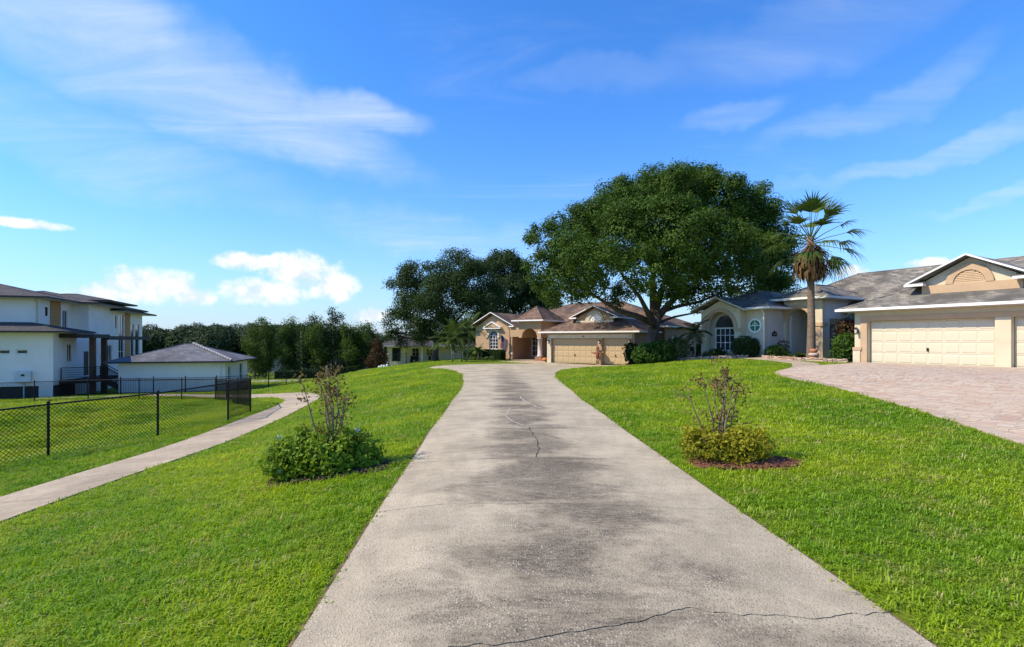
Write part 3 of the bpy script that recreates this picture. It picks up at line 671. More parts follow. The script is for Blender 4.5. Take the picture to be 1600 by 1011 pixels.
def house_pt(o, x, y, z=0):
    a = o.rotation_euler[2]; return Vector((o.location[0] + x*math.cos(a) - y*math.sin(a), o.location[1] + x*math.sin(a) + y*math.cos(a), o.location[2] + z))
# flag
fp = thing('flag', 'striped flag in red, white and blue hanging beside the arched window', 'flag', house_pt(h2, -6.95, 2.98, 1.9), R(-33.9))
MB().tube([(0,0,-.15),(-.05,-.5,.35),(-.08,-.9,.72)], .015, 6).build('flag_pole', M_white, fp)
fm = {'r': mat('flag_red', (.5,.03,.05), .8), 'w': mat('flag_white', (.75,.72,.7), .8), 'b': mat('flag_blue', (.03,.04,.22), .8)}
for k in range(13):
    V = []; n = 9
    for i in range(n + 1):
        for e in (0, 1):
            u = (k + e) / 13; s = i / n      # u across the stripes, s down the hang
            V.append((-.07 + .5*u*(.9 - .25*s) + .05*math.sin(4*s+6*u), -.78 + .68*u + .05*math.sin(9*u+2*s), .6 - .55*u - s*1.25 + .1*u*s))
    c = 4 if k < 7 else 0
    F = [(2*i, 2*i+1, 2*i+3, 2*i+2) for i in range(n)]
    MB().add(V, F[c:]).build('stripe', fm['r'] if k % 2 == 0 else fm['w'], fp)
    if c: MB().add(V, F[:c]).build('canton', fm['b'], fp)
# scarecrow + pumpkin
sc = thing('scarecrow', 'straw scarecrow in red and tan clothes standing before the garage pier', 'scarecrow', house_pt(h2, 4.55, -.35, -.02), R(-33.9))
M_straw = mat('straw', (.5,.36,.16), .95, (.38,.25,.1), 20, .6, 60); M_plaid = mat('red_plaid', (.26,.07,.045), .9, (.2,.1,.05), 25)
MB().tube([(0,.06,0),(0,.06,1.3)], .02, 6).build('stake', M_bark, sc)
MB().tube([(0,0,.5),(0,0,.75),(0,0,.98),(0,0,1.08)], [.13,.17,.16,.07], 10).build('shirt', M_plaid, sc, True)
for s in (-1, 1):
    MB().tube([(s*.12,0,1.0),(s*.3,-.02,.9),(s*.44,-.04,.98)], [.07,.06,.05], 8).build('sleeve', M_plaid, sc, True); MB().tube([(s*.43,-.04,.97),(s*.55,-.05,1.03)], [.03,.06], 7).build('straw_hand', M_straw, sc)
    MB().tube([(s*.07,0,.55),(s*.08,0,.3),(s*.08,-.02,.06)], [.085,.07,.075], 8).build('trouser_leg', mat('tan_trousers', (.34,.24,.15), .95), sc, True); MB().tube([(s*.08,-.02,.08),(s*.08,-.02,0)], [.05,.09], 7).build('straw_foot', M_straw, sc)
MB().lathe((0,0,1.08), [(.05,0),(.11,.06),(.12,.14),(.08,.22)], 12).build('head', mat('burlap', (.5,.36,.22), .95), sc, True)
MB().lathe((0,0,1.27), [(.24,0),(.23,.015),(.12,.03),(.1,.16),(.03,.24)], 12).build('hat', M_plaid, sc)
pk = thing('pumpkin', 'orange pumpkin on the ground beside the brick column plinth', 'pumpkin', house_pt(h2, -1.75, 1.9, .0))
V = []; F = []; n = 24; prof = [(.03,.02),(.2,.03),(.29,.13),(.28,.24),(.17,.33),(.03,.31)]
for r, z in prof:
    for k in range(n): q = r * (1 + .09*math.cos(8*2*math.pi*k/n)); V.append((q*math.cos(2*math.pi*k/n), q*math.sin(2*math.pi*k/n), z))
for i in range(len(prof)-1):
    for k in range(n): F.append((i*n+k, i*n+(k+1)%n, (i+1)*n+(k+1)%n, (i+1)*n+k))
MB().add(V, F).build('rind', mat('pumpkin', (.55,.19,.04), .5), pk, True); MB().tube([(0,0,.3),(.03,0,.42)], [.03,.02], 6).build('stalk', M_bark, pk)

# ------------------------------------------------------------------ cream house on the right
M_cream = mat('cream_stucco', (.63,.55,.39), .92, (.57,.49,.345), 1.2, .35, 90)
M_peach = mat('peach_trim', (.52,.36,.22), .9, (.46,.32,.2), 2, .2, 80)
M_cream_shade = mat('cream_stucco_shade', (.62,.59,.55), .92, (.56,.53,.49), 1.2, .35, 90)  # cream stucco with the cool shade of turned-away walls painted in
M_dcr = mat('cream_garage_door', (.63,.555,.41), .55, (.59,.52,.385), 1.5)
h3 = thing('cream_house', 'cream stucco house with grey shingle roof, arched entry and cream garage doors', 'house', (17.56, 26.4, .445), math.atan2(-.873, .487))
b = MB(); wall(b, 0, 9.6, G, 2.62, 0, .3, [(.62,5.5,G,2.1,False),(6.05,8.5,G,2.1,False)]); wall_side(b, .3, 8, G, 2.62, 0, .25); wall_side(b, .3, 15, G, 2.62, 9.35, 9.6); b.build('garage_wall', M_cream, h3)
garage_door(h3, M_dcr, .64, 5.48, .0, 2.09, .22, 8); garage_door(h3, M_dcr, 6.07, 8.48, .0, 2.09, .22, 4)
box('door_header', M_peach, h3, .3, 8.8, -.06, -.003, 2.1, 2.32); box('door_surround', M_peach, h3, .3, .6, -.055, -.003, G, 2.098); 
box('pier_face', M_cream, h3, 5.52, 6.03, -.055, -.003, G, 2.098)
for z0, z1, e in ((.62,.78,.05),): box('pier_band', M_peach, h3, -.05, .36, -.11, -.062, z0, z1)
box('pier_base', M_band, h3, -.04, .3, -.1, -.004, G, .6)
hip(h3, SH_gr, -.55, 10.2, -.55, 12, 2.6, .43)
cx, hw = 4.32, 1.76
dr = MB(); dr.prism([(cx-hw,1.0,3.0),(cx+hw,1.0,3.0),(cx+hw,1.0,3.9),(cx,1.0,4.86),(cx-hw,1.0,3.9)], (0,2.5,0)); dorm = dr.build('dormer', M_cream, h3)
box('dormer_band', M_peach, dorm, cx-hw-.03, cx+hw+.03, .92, .997, 3.3, 3.72); box('dormer_flashing', M_band, dorm, cx-hw-.08, cx+hw+.08, .88, .995, 3.2, 3.298)
arch_trim(dorm, M_peach, cx, 3.722, .58, .86, .9, .996)
for k in range(7):
    z = 3.74 + k*.078; r = .57; hwk = math.sqrt(max(.01, r*r - (z+.05-3.722)**2)); MB().prism([(cx-hwk,.985,z),(cx-hwk,.93,z-.02),(cx-hwk,.945,z+.045),(cx-hwk,.99,z+.06)], (2*hwk,0,0)).build('vent_slat', M_peach, dorm)
gable(h3, SH_gr, cx, 2.3, .6, 6.2, 3.72, 4.88, returns=.72)
hip(h3, SH_gr, -9.9, 10.4, 5.0, 15.0, 2.85, .55)
b = MB(); wall(b, -3.35, 0, G, 2.85, 5.5, 5.75); wall(b, -10.1, 9.6, G, 2.85, 14.5, 14.7); wall_side(b, 3, 14.5, G, 2.85, -10.2, -9.95); b.build('main_wall', M_cream_shade, h3)
# entry block
b = MB(); wall(b, -5.77, -3.35, G, 3.62, 3.0, 3.35, [(-5.62,-4.1,G,3.1,True)]); b.build('entry_wall', M_cream, h3)
b = MB(); wall_side(b, 3.35, 7, G, 3.6, -3.62, -3.35, [(3.75,5.4,G,2.45,False)]); wall_side(b, 3.35, 7, G, 3.6, -5.77, -5.5); b.build('entry_side_wall', M_cream_shade, h3)
wall(MB(), -5.5, -3.62, G, 3.0, 5.9, 6.1, [(-5.0,-4.0,0,2.15,False)]).build('entry_back_wall', M_cream_shade, h3)
fd = box('front_door', mat('grey_door', (.16,.16,.17), .5), h3, -4.99, -4.01, 5.97, 6.02, 0, 2.14); box('handle', M_black, fd, -4.16, -4.1, 5.9, 5.968, .95, 1.15)
arch_trim(h3, M_peach, -4.86, 2.34, .78, 1.0, 2.92, 2.997); box('pier_capital', M_peach, h3, -4.08, -3.3, 2.9, 2.996, 1.98, 2.2); box('pier_capital', M_peach, h3, -3.347, -3.27, 2.9, 3.5, 1.98, 2.2)
box('pier_panel', M_peach, h3, -4.02, -3.42, 2.95, 2.997, G, 1.97)
hip(h3, SH_gr, -6.35, -2.75, 2.5, 8.0, 3.62, .5)
# left wing with its arched bay
b = MB(); wall(b, -10.2, -5.77, G, 3.08, 1.1, 1.35, [(-7.18+.45,-7.18+1.05,1.75,2.35,False)]); b.build('wing_wall', M_cream, h3)
wall_side(MB(), 1.35, 3.0, G, 3.08, -6.02, -5.77).build('wing_side_wall', M_cream_shade, h3)
hip(h3, SH_gr, -10.75, -5.2, .6, 8.5, 3.07, .46)
b = MB(); wall(b, -10.16, -7.08, G, 3.05, .5, .75, [(-9.72,-7.52,.35,3.0,True)]); wall_side(b, .75, 1.1, G, 3.05, -7.33, -7.08); wall_side(b, .75, 1.1, G, 3.05, -10.16, -9.91)
b.prism([(-10.16,.5,3.05),(-7.08,.5,3.05),(-8.62,.5,3.75)], (0,.25,0)); b.build('bay_wall', M_cream, h3)
arch_trim(h3, M_peach, -8.62, 1.9, 1.1, 1.34, .42, .497); 
for a in (-10.2, -7.5): box('bay_band', M_peach, h3, a, a+.46, .4, .498, 1.72, 1.9)
box('bay_sill', M_peach, h3, -9.9, -7.34, .38, .74, .2, .345)
window(h3, -9.4, -7.84, .42, 1.95, 1.04, 4, 3); MB().add([(-8.62+.8*math.cos(t), 1.05, 2.0+.8*math.sin(t)) for t in np.linspace(0, math.pi, 15)], [tuple(range(15))]).build('arch_pane', M_glass, h3)
gable(h3, SH_gr, -8.62, 2.0, .05, 4.5, 3.02, 3.86, trim=M_band)
# round leaded window
rw = MB(); cxr, czr = -6.43, 2.05
rw = arch_trim(h3, M_white, cxr, czr, .36, .46, 1.02, 1.097, 'round_window', 14); o2 = arch_trim(h3, M_white, cxr, czr, .36, .46, 1.02, 1.097, 'round_frame', 14); o2.data.transform(Matrix.Translation((cxr,0,czr)) @ Matrix.Rotation(math.pi, 4, 'Y') @ Matrix.Translation((-cxr,0,-czr))); o2.parent = rw
gm = mat('green_glass', (.02,.13,.07), .15, (.03,.2,.1), 9)
for q in range(4):
    t0 = q*math.pi/2; P = [(cxr+.03*math.cos(t0+math.pi/4), 1.05, czr+.03*math.sin(t0+math.pi/4))] + [(cxr+.355*math.cos(t), 1.05, czr+.355*math.sin(t)) for t in np.linspace(t0+.06, t0+math.pi/2-.06, 9)]
    MB().add(P, [tuple(range(10))]).build('pane', gm, rw)
box('muntin', M_white, rw, cxr-.02, cxr+.02, 1.03, 1.06, czr-.36, czr+.36); box('muntin', M_white, rw, cxr-.36, cxr+.36, 1.032, 1.062, czr-.02, czr+.02)
arch_trim(rw, M_white, cxr, czr, .15, .18, 1.034, 1.06, 'inner_ring', 10)
downspout(h3, -5.82, 1.1, -.02, 3.2, M_white)
pq = thing('wall_plaque', 'dark metal plaque on the shaded side wall beside the arched entry', 'plaque', house_pt(h3, -5.76, 2.0, 1.5), h3.rotation_euler[2] + R(90))
MB().box(-.24,.24,-.025,0,-.12,.12).build('plate', M_black, pq); MB().prism([(-.12,-.02,.12),(.12,-.02,.12),(.06,-.02,.2),(0,-.02,.25),(-.06,-.02,.2)], (0,.018,0)).build('crest', M_black, pq)
for k in range(4): MB().box(-.17+k*.09,-.11+k*.09,-.03,-.0255,-.05,.05).build('raised_mark', mat('plaque_mark', (.3,.29,.27), .6), pq)
lantern(house_pt(h3, .16, -.062, 1.62), h3.rotation_euler[2], 'black lantern on the cream pier beside the cream garage door', None)

# ------------------------------------------------------------------ white modern house and outbuilding on the left
M_wst = mat('white_stucco', (.84,.775,.7), .9, (.78,.715,.645), .8, .2, 60)
M_wood = mat('cedar_boards', (.52,.26,.08), .7, (.36,.165,.05), 3, stretch=(1,1,7))
M_beam = mat('dark_beam', (.035,.027,.022), .7); M_brown = mat('brown_post', (.09,.045,.025), .7); M_eave = mat('dark_eave', (.05,.045,.045), .7)
M_crawl = mat('crawlspace_dark', (.05,.045,.04), .9)  # shade of the open crawlspace as a dark colour
h1 = thing('white_modern_house', 'white two storey modern house with dark hip roofs and cedar panels', 'house', (-37.8, 46.0, -3.2), R(21.8))
B0 = -.8; ZD = 1.65; ZL = 5.33; ZU = 8.0      # deck, lower eave, upper eave above the yard
b = MB(); wall(b, -13, -1.17, ZL-.2, ZU, -6.1, -5.85); b.build('upper_front_wall', M_wst, h1)
b = MB(); wall_side(b, -5.85, 0, ZL-.2, ZU, -1.42, -1.17, [(-5.2,-4.6,6.7,7.4,False),(-2.0,-.9,5.75,7.35,False)]); wall(b, -1.17, 0, 0, ZU, 0, .25); b.build('upper_recess_wall', M_wst, h1)
b = MB(); wall_side(b, .25, 16.2, B0, ZU, -.25, 0, [(6.6,7.5,5.9,7.3,False),(7.9,9.7,2.2,7.5,False),(11.9,13.2,1.2,6.6,False),(13.5,15.2,1.2,6.6,False),(4.6,6.0,2.3,4.3,False)]); wall_side(b, -4.3, .25, B0, ZL, -.25, -.003, [(-1.1,0,ZD,ZD+2.13,False)]); b.build('side_wall', M_wst, h1)
b = MB(); wall(b, -13, .56, 1.4, ZL, -8.5, -8.25, [(-1.6,-.9,3.75,4.1,False),(-2.6,-1.9,3.75,4.1,False)]); wall_side(b, -8.25, -4.3, 1.4, ZL, .31, .56, [(-6.1,-5.1,3.0,4.5,False)]); wall(b, -.25, .31, 1.4, ZL, -4.5, -4.3); b.build('lower_wall', M_wst, h1)
box('crawlspace_fill', M_crawl, h1, -13, .5, -8.4, -4.4, B0, 1.398); box('foundation_pier', M_wst, h1, -.3, .52, -8.46, -8.41, B0, 1.396); box('foundation_pier', M_wst, h1, -4.6, -3.9, -8.46, -8.41, B0, 1.396)  # solid dark box painted as the shaded void between the piers
for y0, y1, z0, z1, nx, nz in ((-5.2,-4.6,6.7,7.4,1,2),(-2.0,-.9,5.75,7.35,2,1)): window(h1, y0+.01, y1-.01, z0+.01, z1-.01, -1.27, nx, nz, frame=M_black if nx == 1 else M_wst, face='s')
for y0, y1, z0, z1, nx, nz in ((6.6,7.5,5.9,7.3,1,1),(7.9,9.7,2.2,7.5,2,4),(11.9,13.2,1.2,6.6,1,3),(13.5,15.2,1.2,6.6,1,3),(4.6,6.0,2.3,4.3,2,1)): window(h1, y0+.01, y1-.01, z0+.01, z1-.01, -.1, nx, nz, face='s')
window(h1, -6.09, -5.11, 3.01, 4.49, .46, 2, 1, face='s', frame=M_wst)
for a in (-1.59, -2.59): window(h1, a, a+.68, 3.76, 4.09, -8.4, 1, 1)
dd = box('deck_door', M_brown, h1, -.12, -.05, -1.09, -.01, ZD, ZD+2.12)
k = 0
for z in np.arange(5.45, 7.95, .17): box('cedar_board', M_wood, h1, -1.168, -1.13, -4.3, -2.4, z, z+.155)
for z in np.arange(1.0, 7.9, .17): box('cedar_board', M_wood, h1, .002, .045, 9.9, 11.6, z, z+.155)
hip(h1, SH_dk, -14, -.3, -7.0, 3.5, ZU, .25, gut=M_eave); hip(h1, SH_dk, -11, 1.0, -1.0, 14.2, ZU-.02, .22, gut=M_eave); hip(h1, SH_dk, -9, 1.1, 5.5, 17.4, ZU-.3, .2, gut=M_eave); hip(h1, SH_dk, -8.5, .4, 4.5, 12.5, ZU+.55, .2, gut=M_eave)
hip(h1, SH_dk, -14, 1.5, -9.4, -3.4, ZL, .22, gut=M_eave)
downspout(h1, -1.3, -6.1, ZL, ZU+.05, M_band, 0)
# canopy, deck, stair
box('canopy_roof', M_beam, h1, .6, 2.7, -7.6, -3.9, 4.95, 5.25); box('canopy_beam', M_beam, h1, 2.3, 2.6, -3.9, 8.2, 4.8, 5.12)
for y in (-6.5, -4.0): box('canopy_post', M_brown, h1, 2.15, 2.5, y-.18, y+.18, B0, 4.8 if y > -4 else 4.95)
dk = box('deck', M_beam, h1, .6, 2.6, -7.6, -.9, ZD-.2, ZD); 
def railing(p0, p1, z0, z1, n=5, hgt=1.0):
    r = MB()
    for k in range(n + 1): r.tube([(*p0, z0 + hgt*(.12 + .88*k/n)), (*p1, z1 + hgt*(.12 + .88*k/n))], .022 if k < n else .035, 5)
    for p, z in ((p0, z0), (p1, z1)): r.box(p[0]-.03, p[0]+.03, p[1]-.03, p[1]+.03, z, z + hgt + .02)
    return r.build('railing', M_beam, h1)
railing((.7,-7.55), (2.55,-7.55), ZD, ZD); railing((2.55,-7.5), (2.55,-5.6), ZD, ZD)
for i in range(9):
    a = 2.62 + i*.28; box('stair_tread', M_beam, h1, a, a+.3, -5.2, -4.2, ZD-.2-i*.185, ZD-.14-i*.185)
for y in (-5.24, -4.16): MB().prism([(2.6,y,ZD-.05),(5.1,y,ZD-1.68),(5.1,y,ZD-1.95),(2.6,y,ZD-.35)], (0,.04,0)).build('stair_stringer', M_beam, h1); railing((2.62,y),(5.1,y), ZD, ZD-1.68, 5)
ub = thing('utility_box', 'pale grey electrical box on the white modern house wall', 'utility box', house_pt(h1, -1.1, -8.5, 2.1), R(21.8))
MB().box(-.45,.45,-.28,0,-.42,.42).build('cabinet', mat('grey_box', (.62,.63,.62), .5), ub); MB().tube([(0,-.12,-.42),(0,-.12,-2.3)], .04, 6).build('conduit', mat('grey_box', (.6,.6,.6)), ub); MB().box(-.1,.1,-.3,-.281,.05,.2).build('meter', M_glass, ub)
hb = thing('white_outbuilding', 'low white outbuilding with grey tiled hip roof behind the picket fence', 'outbuilding', (-24.5, 44, -2.9), R(14))
b = MB(); wall(b, -7.9, 0, G, 2.62, 0, .25); wall_side(b, .25, 7.05, G, 2.62, -.25, 0, [(.9,1.7,.6,2.2,False),(4.6,5.6,.3,2.3,False)]); wall(b, -7.9, 0, G, 2.62, 7.05, 7.3); wall_side(b, .25, 7.05, G, 2.62, -7.9, -7.65); b.build('wall', M_wst, hb)
window(hb, .91, 1.69, .61, 2.19, -.1, 1, 2, face='s'); window(hb, 4.61, 5.59, .31, 2.29, -.1, 1, 2, face='s')
rf = hip(hb, SH_sl, -8.6, .7, -.7, 7.9, 2.6, .33, gut=M_eave)
for i in range(15):
    f = i / 15; MB().tube([(.7-4.3*f, -.7+4.3*f, 2.76+1.42*f+.03), (.7-4.3*(f+.06), -.7+4.3*(f+.06), 2.76+1.42*(f+.06)+.05)], [.12,.09], 7).build('hip_tile', mat('pale_tile', (.3,.3,.31), .8), rf)
downspout(hb, -.35, -.02, .1, 2.55, M_wst, -.1)
# far white house with porch
hw_ = thing('far_white_house', 'small white house with dark hip roof and open porch beyond the lawn crest', 'house', (-19.3, 76, -1.75), R(4))
b = MB(); wall(b, 3.0, 14, G, 2.4, 2.2, 2.45, [(4.2,5.3,.2,2.1,False),(6.4,7.4,.9,2.0,False)]); wall(b, 0, 3, G, 2.4, 4.4, 4.6, [(.8,2.2,0,2.1,False)]); wall_side(b, 2.45, 9, G, 2.4, 13.8, 14); wall_side(b, 2.2, 4.4, G, 2.4, 2.8, 3); b.build('wall', M_wst, hw_)
window(hw_, 4.21, 5.29, .21, 2.09, 2.3, 2, 3); window(hw_, 6.41, 7.39, .91, 1.99, 2.3, 2, 2); box('porch_door', M_glass, hw_, .81, 2.19, 4.47, 4.52, 0, 2.09)
for x in (.3, 1.4, 3.3, 5.9, 8.2, 10.5): MB().box(x-.11,x+.11,.3,.52,G,2.4).build('porch_post', M_wst, hw_)
hip(hw_, SH_dk, -.8, 15, -.3, 10, 2.38, .42); hip(hw_, SH_dk, 2.2, 7.4, -.6, 7, 2.36, .62, gutter=False)
for x in (4.3, 5.0, 7.0, 7.5): MB().box(x-.2,x+.2,.9,1.3,-.1,.45).box(x-.2,x+.2,1.26,1.3,.45,.95).build('porch_seat', M_beam, hw_)
for i, (px, py) in enumerate(((592.5,571.5),(596.5,570.6),(600.5,570.3),(605,570))):
    p = at(px, py, 48); z = gz(p.x, p.y); o = MB().lathe((p.x, p.y, z-.05), [(.1,0),(.115,.1),(.11,.34+.05*(i % 2)),(.07,.4+.05*(i % 2))], 10).build('white_marker', M_white); tag(o, 'short white marker post at the crest of the lawn', 'marker', 'white markers on the lawn crest')

# ------------------------------------------------------------------ fences
def fence_posts(P, h, r, parent, m=M_black, cap=True):
    for x, y in P:
        z = gz(x, y); b = MB(); b.tube([(x,y,z-.3),(x,y,z+h+.03)], r, 8)
        if cap: b.lathe((x,y,z+h+.03), [(r*1.25,0),(r*1.25,.03),(r*.4,.06)], 8)
        b.build('post', m, parent)
def chain_link(P, h, parent, pitch=.066, wire=.0068):
    T = MB()
    for (x0, y0), (x1, y1) in zip(P[:-1], P[1:]):
        L = math.hypot(x1-x0, y1-y0); n = max(2, int(L/.5)); T.tube([(x0+(x1-x0)*i/n, y0+(y1-y0)*i/n, gz(x0+(x1-x0)*i/n, y0+(y1-y0)*i/n)*1 + h) if 0 else (x0+(x1-x0)*i/n, y0+(y1-y0)*i/n, gz(x0,y0)*(1-i/n)+gz(x1,y1)*i/n + h) for i in range(n+1)], .021, 7)
    T.build('top_rail', M_black, parent)
    V = []; F = []; nb = 0
    for (x0, y0), (x1, y1) in zip(P[:-1], P[1:]):
        L = math.hypot(x1-x0, y1-y0); u = np.array(((x1-x0)/L, (y1-y0)/L)); nrm = np.array((-u[1], u[0])); z0, z1 = gz(x0, y0), gz(x1, y1)
        pt = pitch * 1.414; H = h - .04
        for s in (1, -1):
            for a in np.arange(-H, L + H, pt):
                # wire runs from (a, 0) to (a + s*H, H), clipped to 0..L
                t0, t1 = 0., 1.
                e0, e1 = a, a + s * H
                lo, hi = min(e0, e1), max(e0, e1)
                if hi <= 0 or lo >= L: continue
                ts = sorted(((0 - e0) / (e1 - e0), (L - e0) / (e1 - e0))); t0, t1 = max(0, ts[0]), min(1, ts[1])
                if t1 - t0 < .02: continue
                q = []
                for t in (t0, t1):
                    d = e0 + (e1 - e0) * t; g = z0 + (z1 - z0) * d / L; q.append(np.array((x0 + u[0]*d, y0 + u[1]*d, g + .03 + t * H)))
                w_ = np.array((*(u * wire), 0)); k = np.array((*(nrm * wire), 0)); off = k * .9 * s
                V += [q[0]-w_+off, q[0]+w_+off, q[0]+k+off, q[1]-w_+off, q[1]+w_+off, q[1]+k+off]; F += [(nb,nb+1,nb+4,nb+3),(nb+1,nb+2,nb+5,nb+4),(nb+2,nb,nb+3,nb+5)]; nb += 6
    tag(np_mesh('wire_mesh', np.array(V), np.array(F), mat('vinyl_wire', (.008,.009,.008), .9, spec=.05), parent), kind='stuff')
FP = [(-13.2,5.6),(-12.0,8.9),(-10.8,12.0),(-9.9,14.4),(-9.15,16.6),(-9.75,19.2),(-11,21.6),(-13.1,24.6),(-15.3,27.6),(-17.5,30.4),(-20,31.2),(-22.8,31.5),(-26,31.6),(-29.2,31.5),(-32.4,31.2),(-35.6,30.8),(-38.8,30.3)]
cf = thing('chain_link_fence', 'black vinyl chain link fence with round posts round the grassy basin', 'fence')
fence_posts(FP, 1.22, .03, cf); chain_link(FP, 1.22, cf)
def picket_fence(P, h, label, pitch=.12):
    t = thing('picket_fence', label, 'fence'); fence_posts(P, h + .06, .035, t)
    rl = MB(); pk = MB()
    for (x0, y0), (x1, y1) in zip(P[:-1], P[1:]):
        z0, z1 = gz(x0, y0), gz(x1, y1); L = math.hypot(x1-x0, y1-y0)
        for e in (.14, h - .16, h): rl.tube([(x0,y0,z0+e),(x1,y1,z1+e)], .02, 4)
        for s in np.arange(pitch/2, L, pitch):
            f = s/L; x, y, z = x0+(x1-x0)*f, y0+(y1-y0)*f, z0+(z1-z0)*f; pk.tube([(x,y,z+.06),(x,y,z+h+.01)], .01, 4, False)
    rl.build('rail', M_black, t); tag(pk.build('pickets', M_black, t), kind='stuff')
picket_fence(resample([(-46,37.3),(-33,39.5),(-21.6,42)], 12), 1.25, 'black metal picket fence in front of the white outbuilding')
picket_fence(resample([(-21.5,42.2),(-20.2,46),(-18.8,52)], 6), 1.2, 'black metal picket fence between lawn and far road')
cf2 = thing('chain_link_fence', 'dark chain link fence climbing the lawn crest towards the far house', 'fence'); FP2 = [tuple(p) for p in resample([(-18.6,52.4),(-16.7,56),(-14.9,60),(-13.5,66)], 7)]
fence_posts(FP2, 1.5, .03, cf2); chain_link(FP2, 1.5, cf2, .16, .008)
wp = at(510, 588, 51); tag(MB().box(wp.x-.09, wp.x+.09, wp.y-.09, wp.y+.09, gz(wp.x, wp.y)-.3, gz(wp.x, wp.y)+1.35).build('wooden_post', mat('weathered_wood', (.36,.32,.26), .9)), 'weathered wooden post at the end of the picket fence', 'post')

# ------------------------------------------------------------------ vegetation kit
def leaf_quads(P, N, size, r, flat=.5):
    """rhombic leaves at P, facing roughly along N"""
    n = len(P); d = N + r.normal(0, flat, (n, 3)); d /= np.linalg.norm(d, axis=1)[:, None] + 1e-9
    a = np.cross(d, r.normal(0, 1, (n, 3))); a /= np.linalg.norm(a, axis=1)[:, None] + 1e-9; b_ = np.cross(d, a)
    s = size * (.65 + .7 * r.random(n))[:, None]
    V = np.stack([P - a*s, P + b_*s*.5 + d*s*.12, P + a*s, P - b_*s*.5 + d*s*.12], 1).reshape(-1, 3)
    return V, np.arange(4*n).reshape(-1, 4)
def lobe_points(lobes, dens, r, fill=.25, gap=0.35, gscale=1.1, clump=5, spread=.35):
    """points over the skins of many lobes: clumps of leaves, with holes"""
    PP = []; NN = []
    for c, rad in lobes:
        c = np.array(c, float); rad = np.broadcast_to(np.array(rad, float), 3)
        area = 4*math.pi*((rad[0]*rad[1])**1.6/3 + (rad[0]*rad[2])**1.6/3 + (rad[1]*rad[2])**1.6/3)**(1/1.6); k = int(area*dens/clump)
        u = r.normal(0, 1, (k, 3)); u /= np.linalg.norm(u, axis=1)[:, None]
        rr = np.where(r.random(k) < fill, r.uniform(.35, .85, k), r.uniform(.84, 1.06, k)); p = c + u*rad*rr[:, None]
        h = np.sin(p[:, 0]*2.1/gscale + c[1]) + np.sin(p[:, 1]*2.3/gscale + c[0]) + np.sin(p[:, 2]*2.7/gscale + c[2]); keep = h > -3 + gap*4*r.random(k)
        p, u = p[keep], u[keep]; p = np.repeat(p, clump, 0) + r.normal(0, spread*.5, (len(p)*clump, 3)); PP.append(p); NN.append(np.repeat(u, clump, 0))
    return np.concatenate(PP), np.concatenate(NN)
def sub(lobes, n, f, out, seed, core=.72):
    """break big lobes up into the small rounded clumps a crown is made of"""
    r = np.random.default_rng(seed); L = []
    for c, rd in lobes:
        rd = np.array(rd, float); L.append((c, tuple(rd*core)))
        for k in range(n):
            u = r.normal(0, 1, 3); u /= np.linalg.norm(u); u[2] = abs(u[2])*.9 if r.random() < .65 else u[2]; q = f*(.7+.6*r.random())
            L.append((tuple(np.array(c) + u*rd*out*(.9+.2*r.random())), tuple(rd*q*np.array((1, 1, .8)))))
    return L
def foliage(name, lobes, dens, size, m, parent, seed=1, **kw):
    r = np.random.default_rng(seed); flat = kw.pop('flat', .6); P, N = lobe_points(lobes, dens, r, **kw); V, F = leaf_quads(P, N*.8 + np.array((0,0,.35)), size, r, flat)
    zr = (P[:, 2] - P[:, 2].min()) / (np.ptp(P[:, 2]) + 1e-6); t = np.clip(.5*r.random(len(P)) + .5*(.5+.5*np.sin(P[:, 0]*1.7+P[:, 2]*2.3)*np.sin(P[:, 1]*1.9+1)), 0, 1)
    return np_mesh(name, V, F, m, parent, np.repeat(t, 4))
def limb(mb, a, b_, r0, r1, bend, r, n=6):
    a, b_ = Vector(a), Vector(b_); k = Vector(r.normal(0, bend, 3)); pts = [a.lerp(b_, t) + k*math.sin(t*math.pi) for t in np.linspace(0, 1, n)]
    mb.tube(pts, [r0 + (r1-r0)*t for t in np.linspace(0, 1, n)], 8, True); return pts
def tree(name, label, cat, base, trunk_top, tr, lobes, dens, size, m, bark=M_bark, seed=1, group=None, limbs=8, **kw):
    base = Vector(base); t = thing(name, label, cat, base, 0, group); r = np.random.default_rng(seed); mb = MB()
    L = [(tuple(Vector(c) - base), rd) for c, rd in lobes]; tt = Vector(trunk_top) - base
    p = [Vector((0,0,-.3)), Vector((0,0,.15)), tt*.5 + Vector(r.normal(0,.08,3)), tt]; mb.tube(p, [tr*1.5, tr*1.12, tr*.92, tr*.8], 12)
    mb.build('trunk', bark, t, True); lm = MB()
    for i in r.permutation(len(L))[:limbs]:
        c = Vector(L[i][0]); limb(lm, tt*.88, c, tr*.5, tr*.1, .35, r)
        for k in range(3): e = c + Vector(r.normal(0, 1, 3))*np.max(L[i][1])*.55; limb(lm, tt.lerp(c, .62), e, tr*.16, tr*.04, .2, r, 4)
    if limbs: lm.build('limbs', bark, t, True)
    foliage('crown', L, dens, size, m, t, seed, **kw); return t
def lobes_px(lst, ppm=None):
    """(px, py, distance, radius px[, squash]) -> lobes"""
    out = []
    for e in lst:
        px, py, Y, rp = e[:4]; p = at(px, py, Y); rd = rp/F_PX*Y; out.append((tuple(p), (rd, rd, rd*(e[4] if len(e) > 4 else .9)))); 
    return out

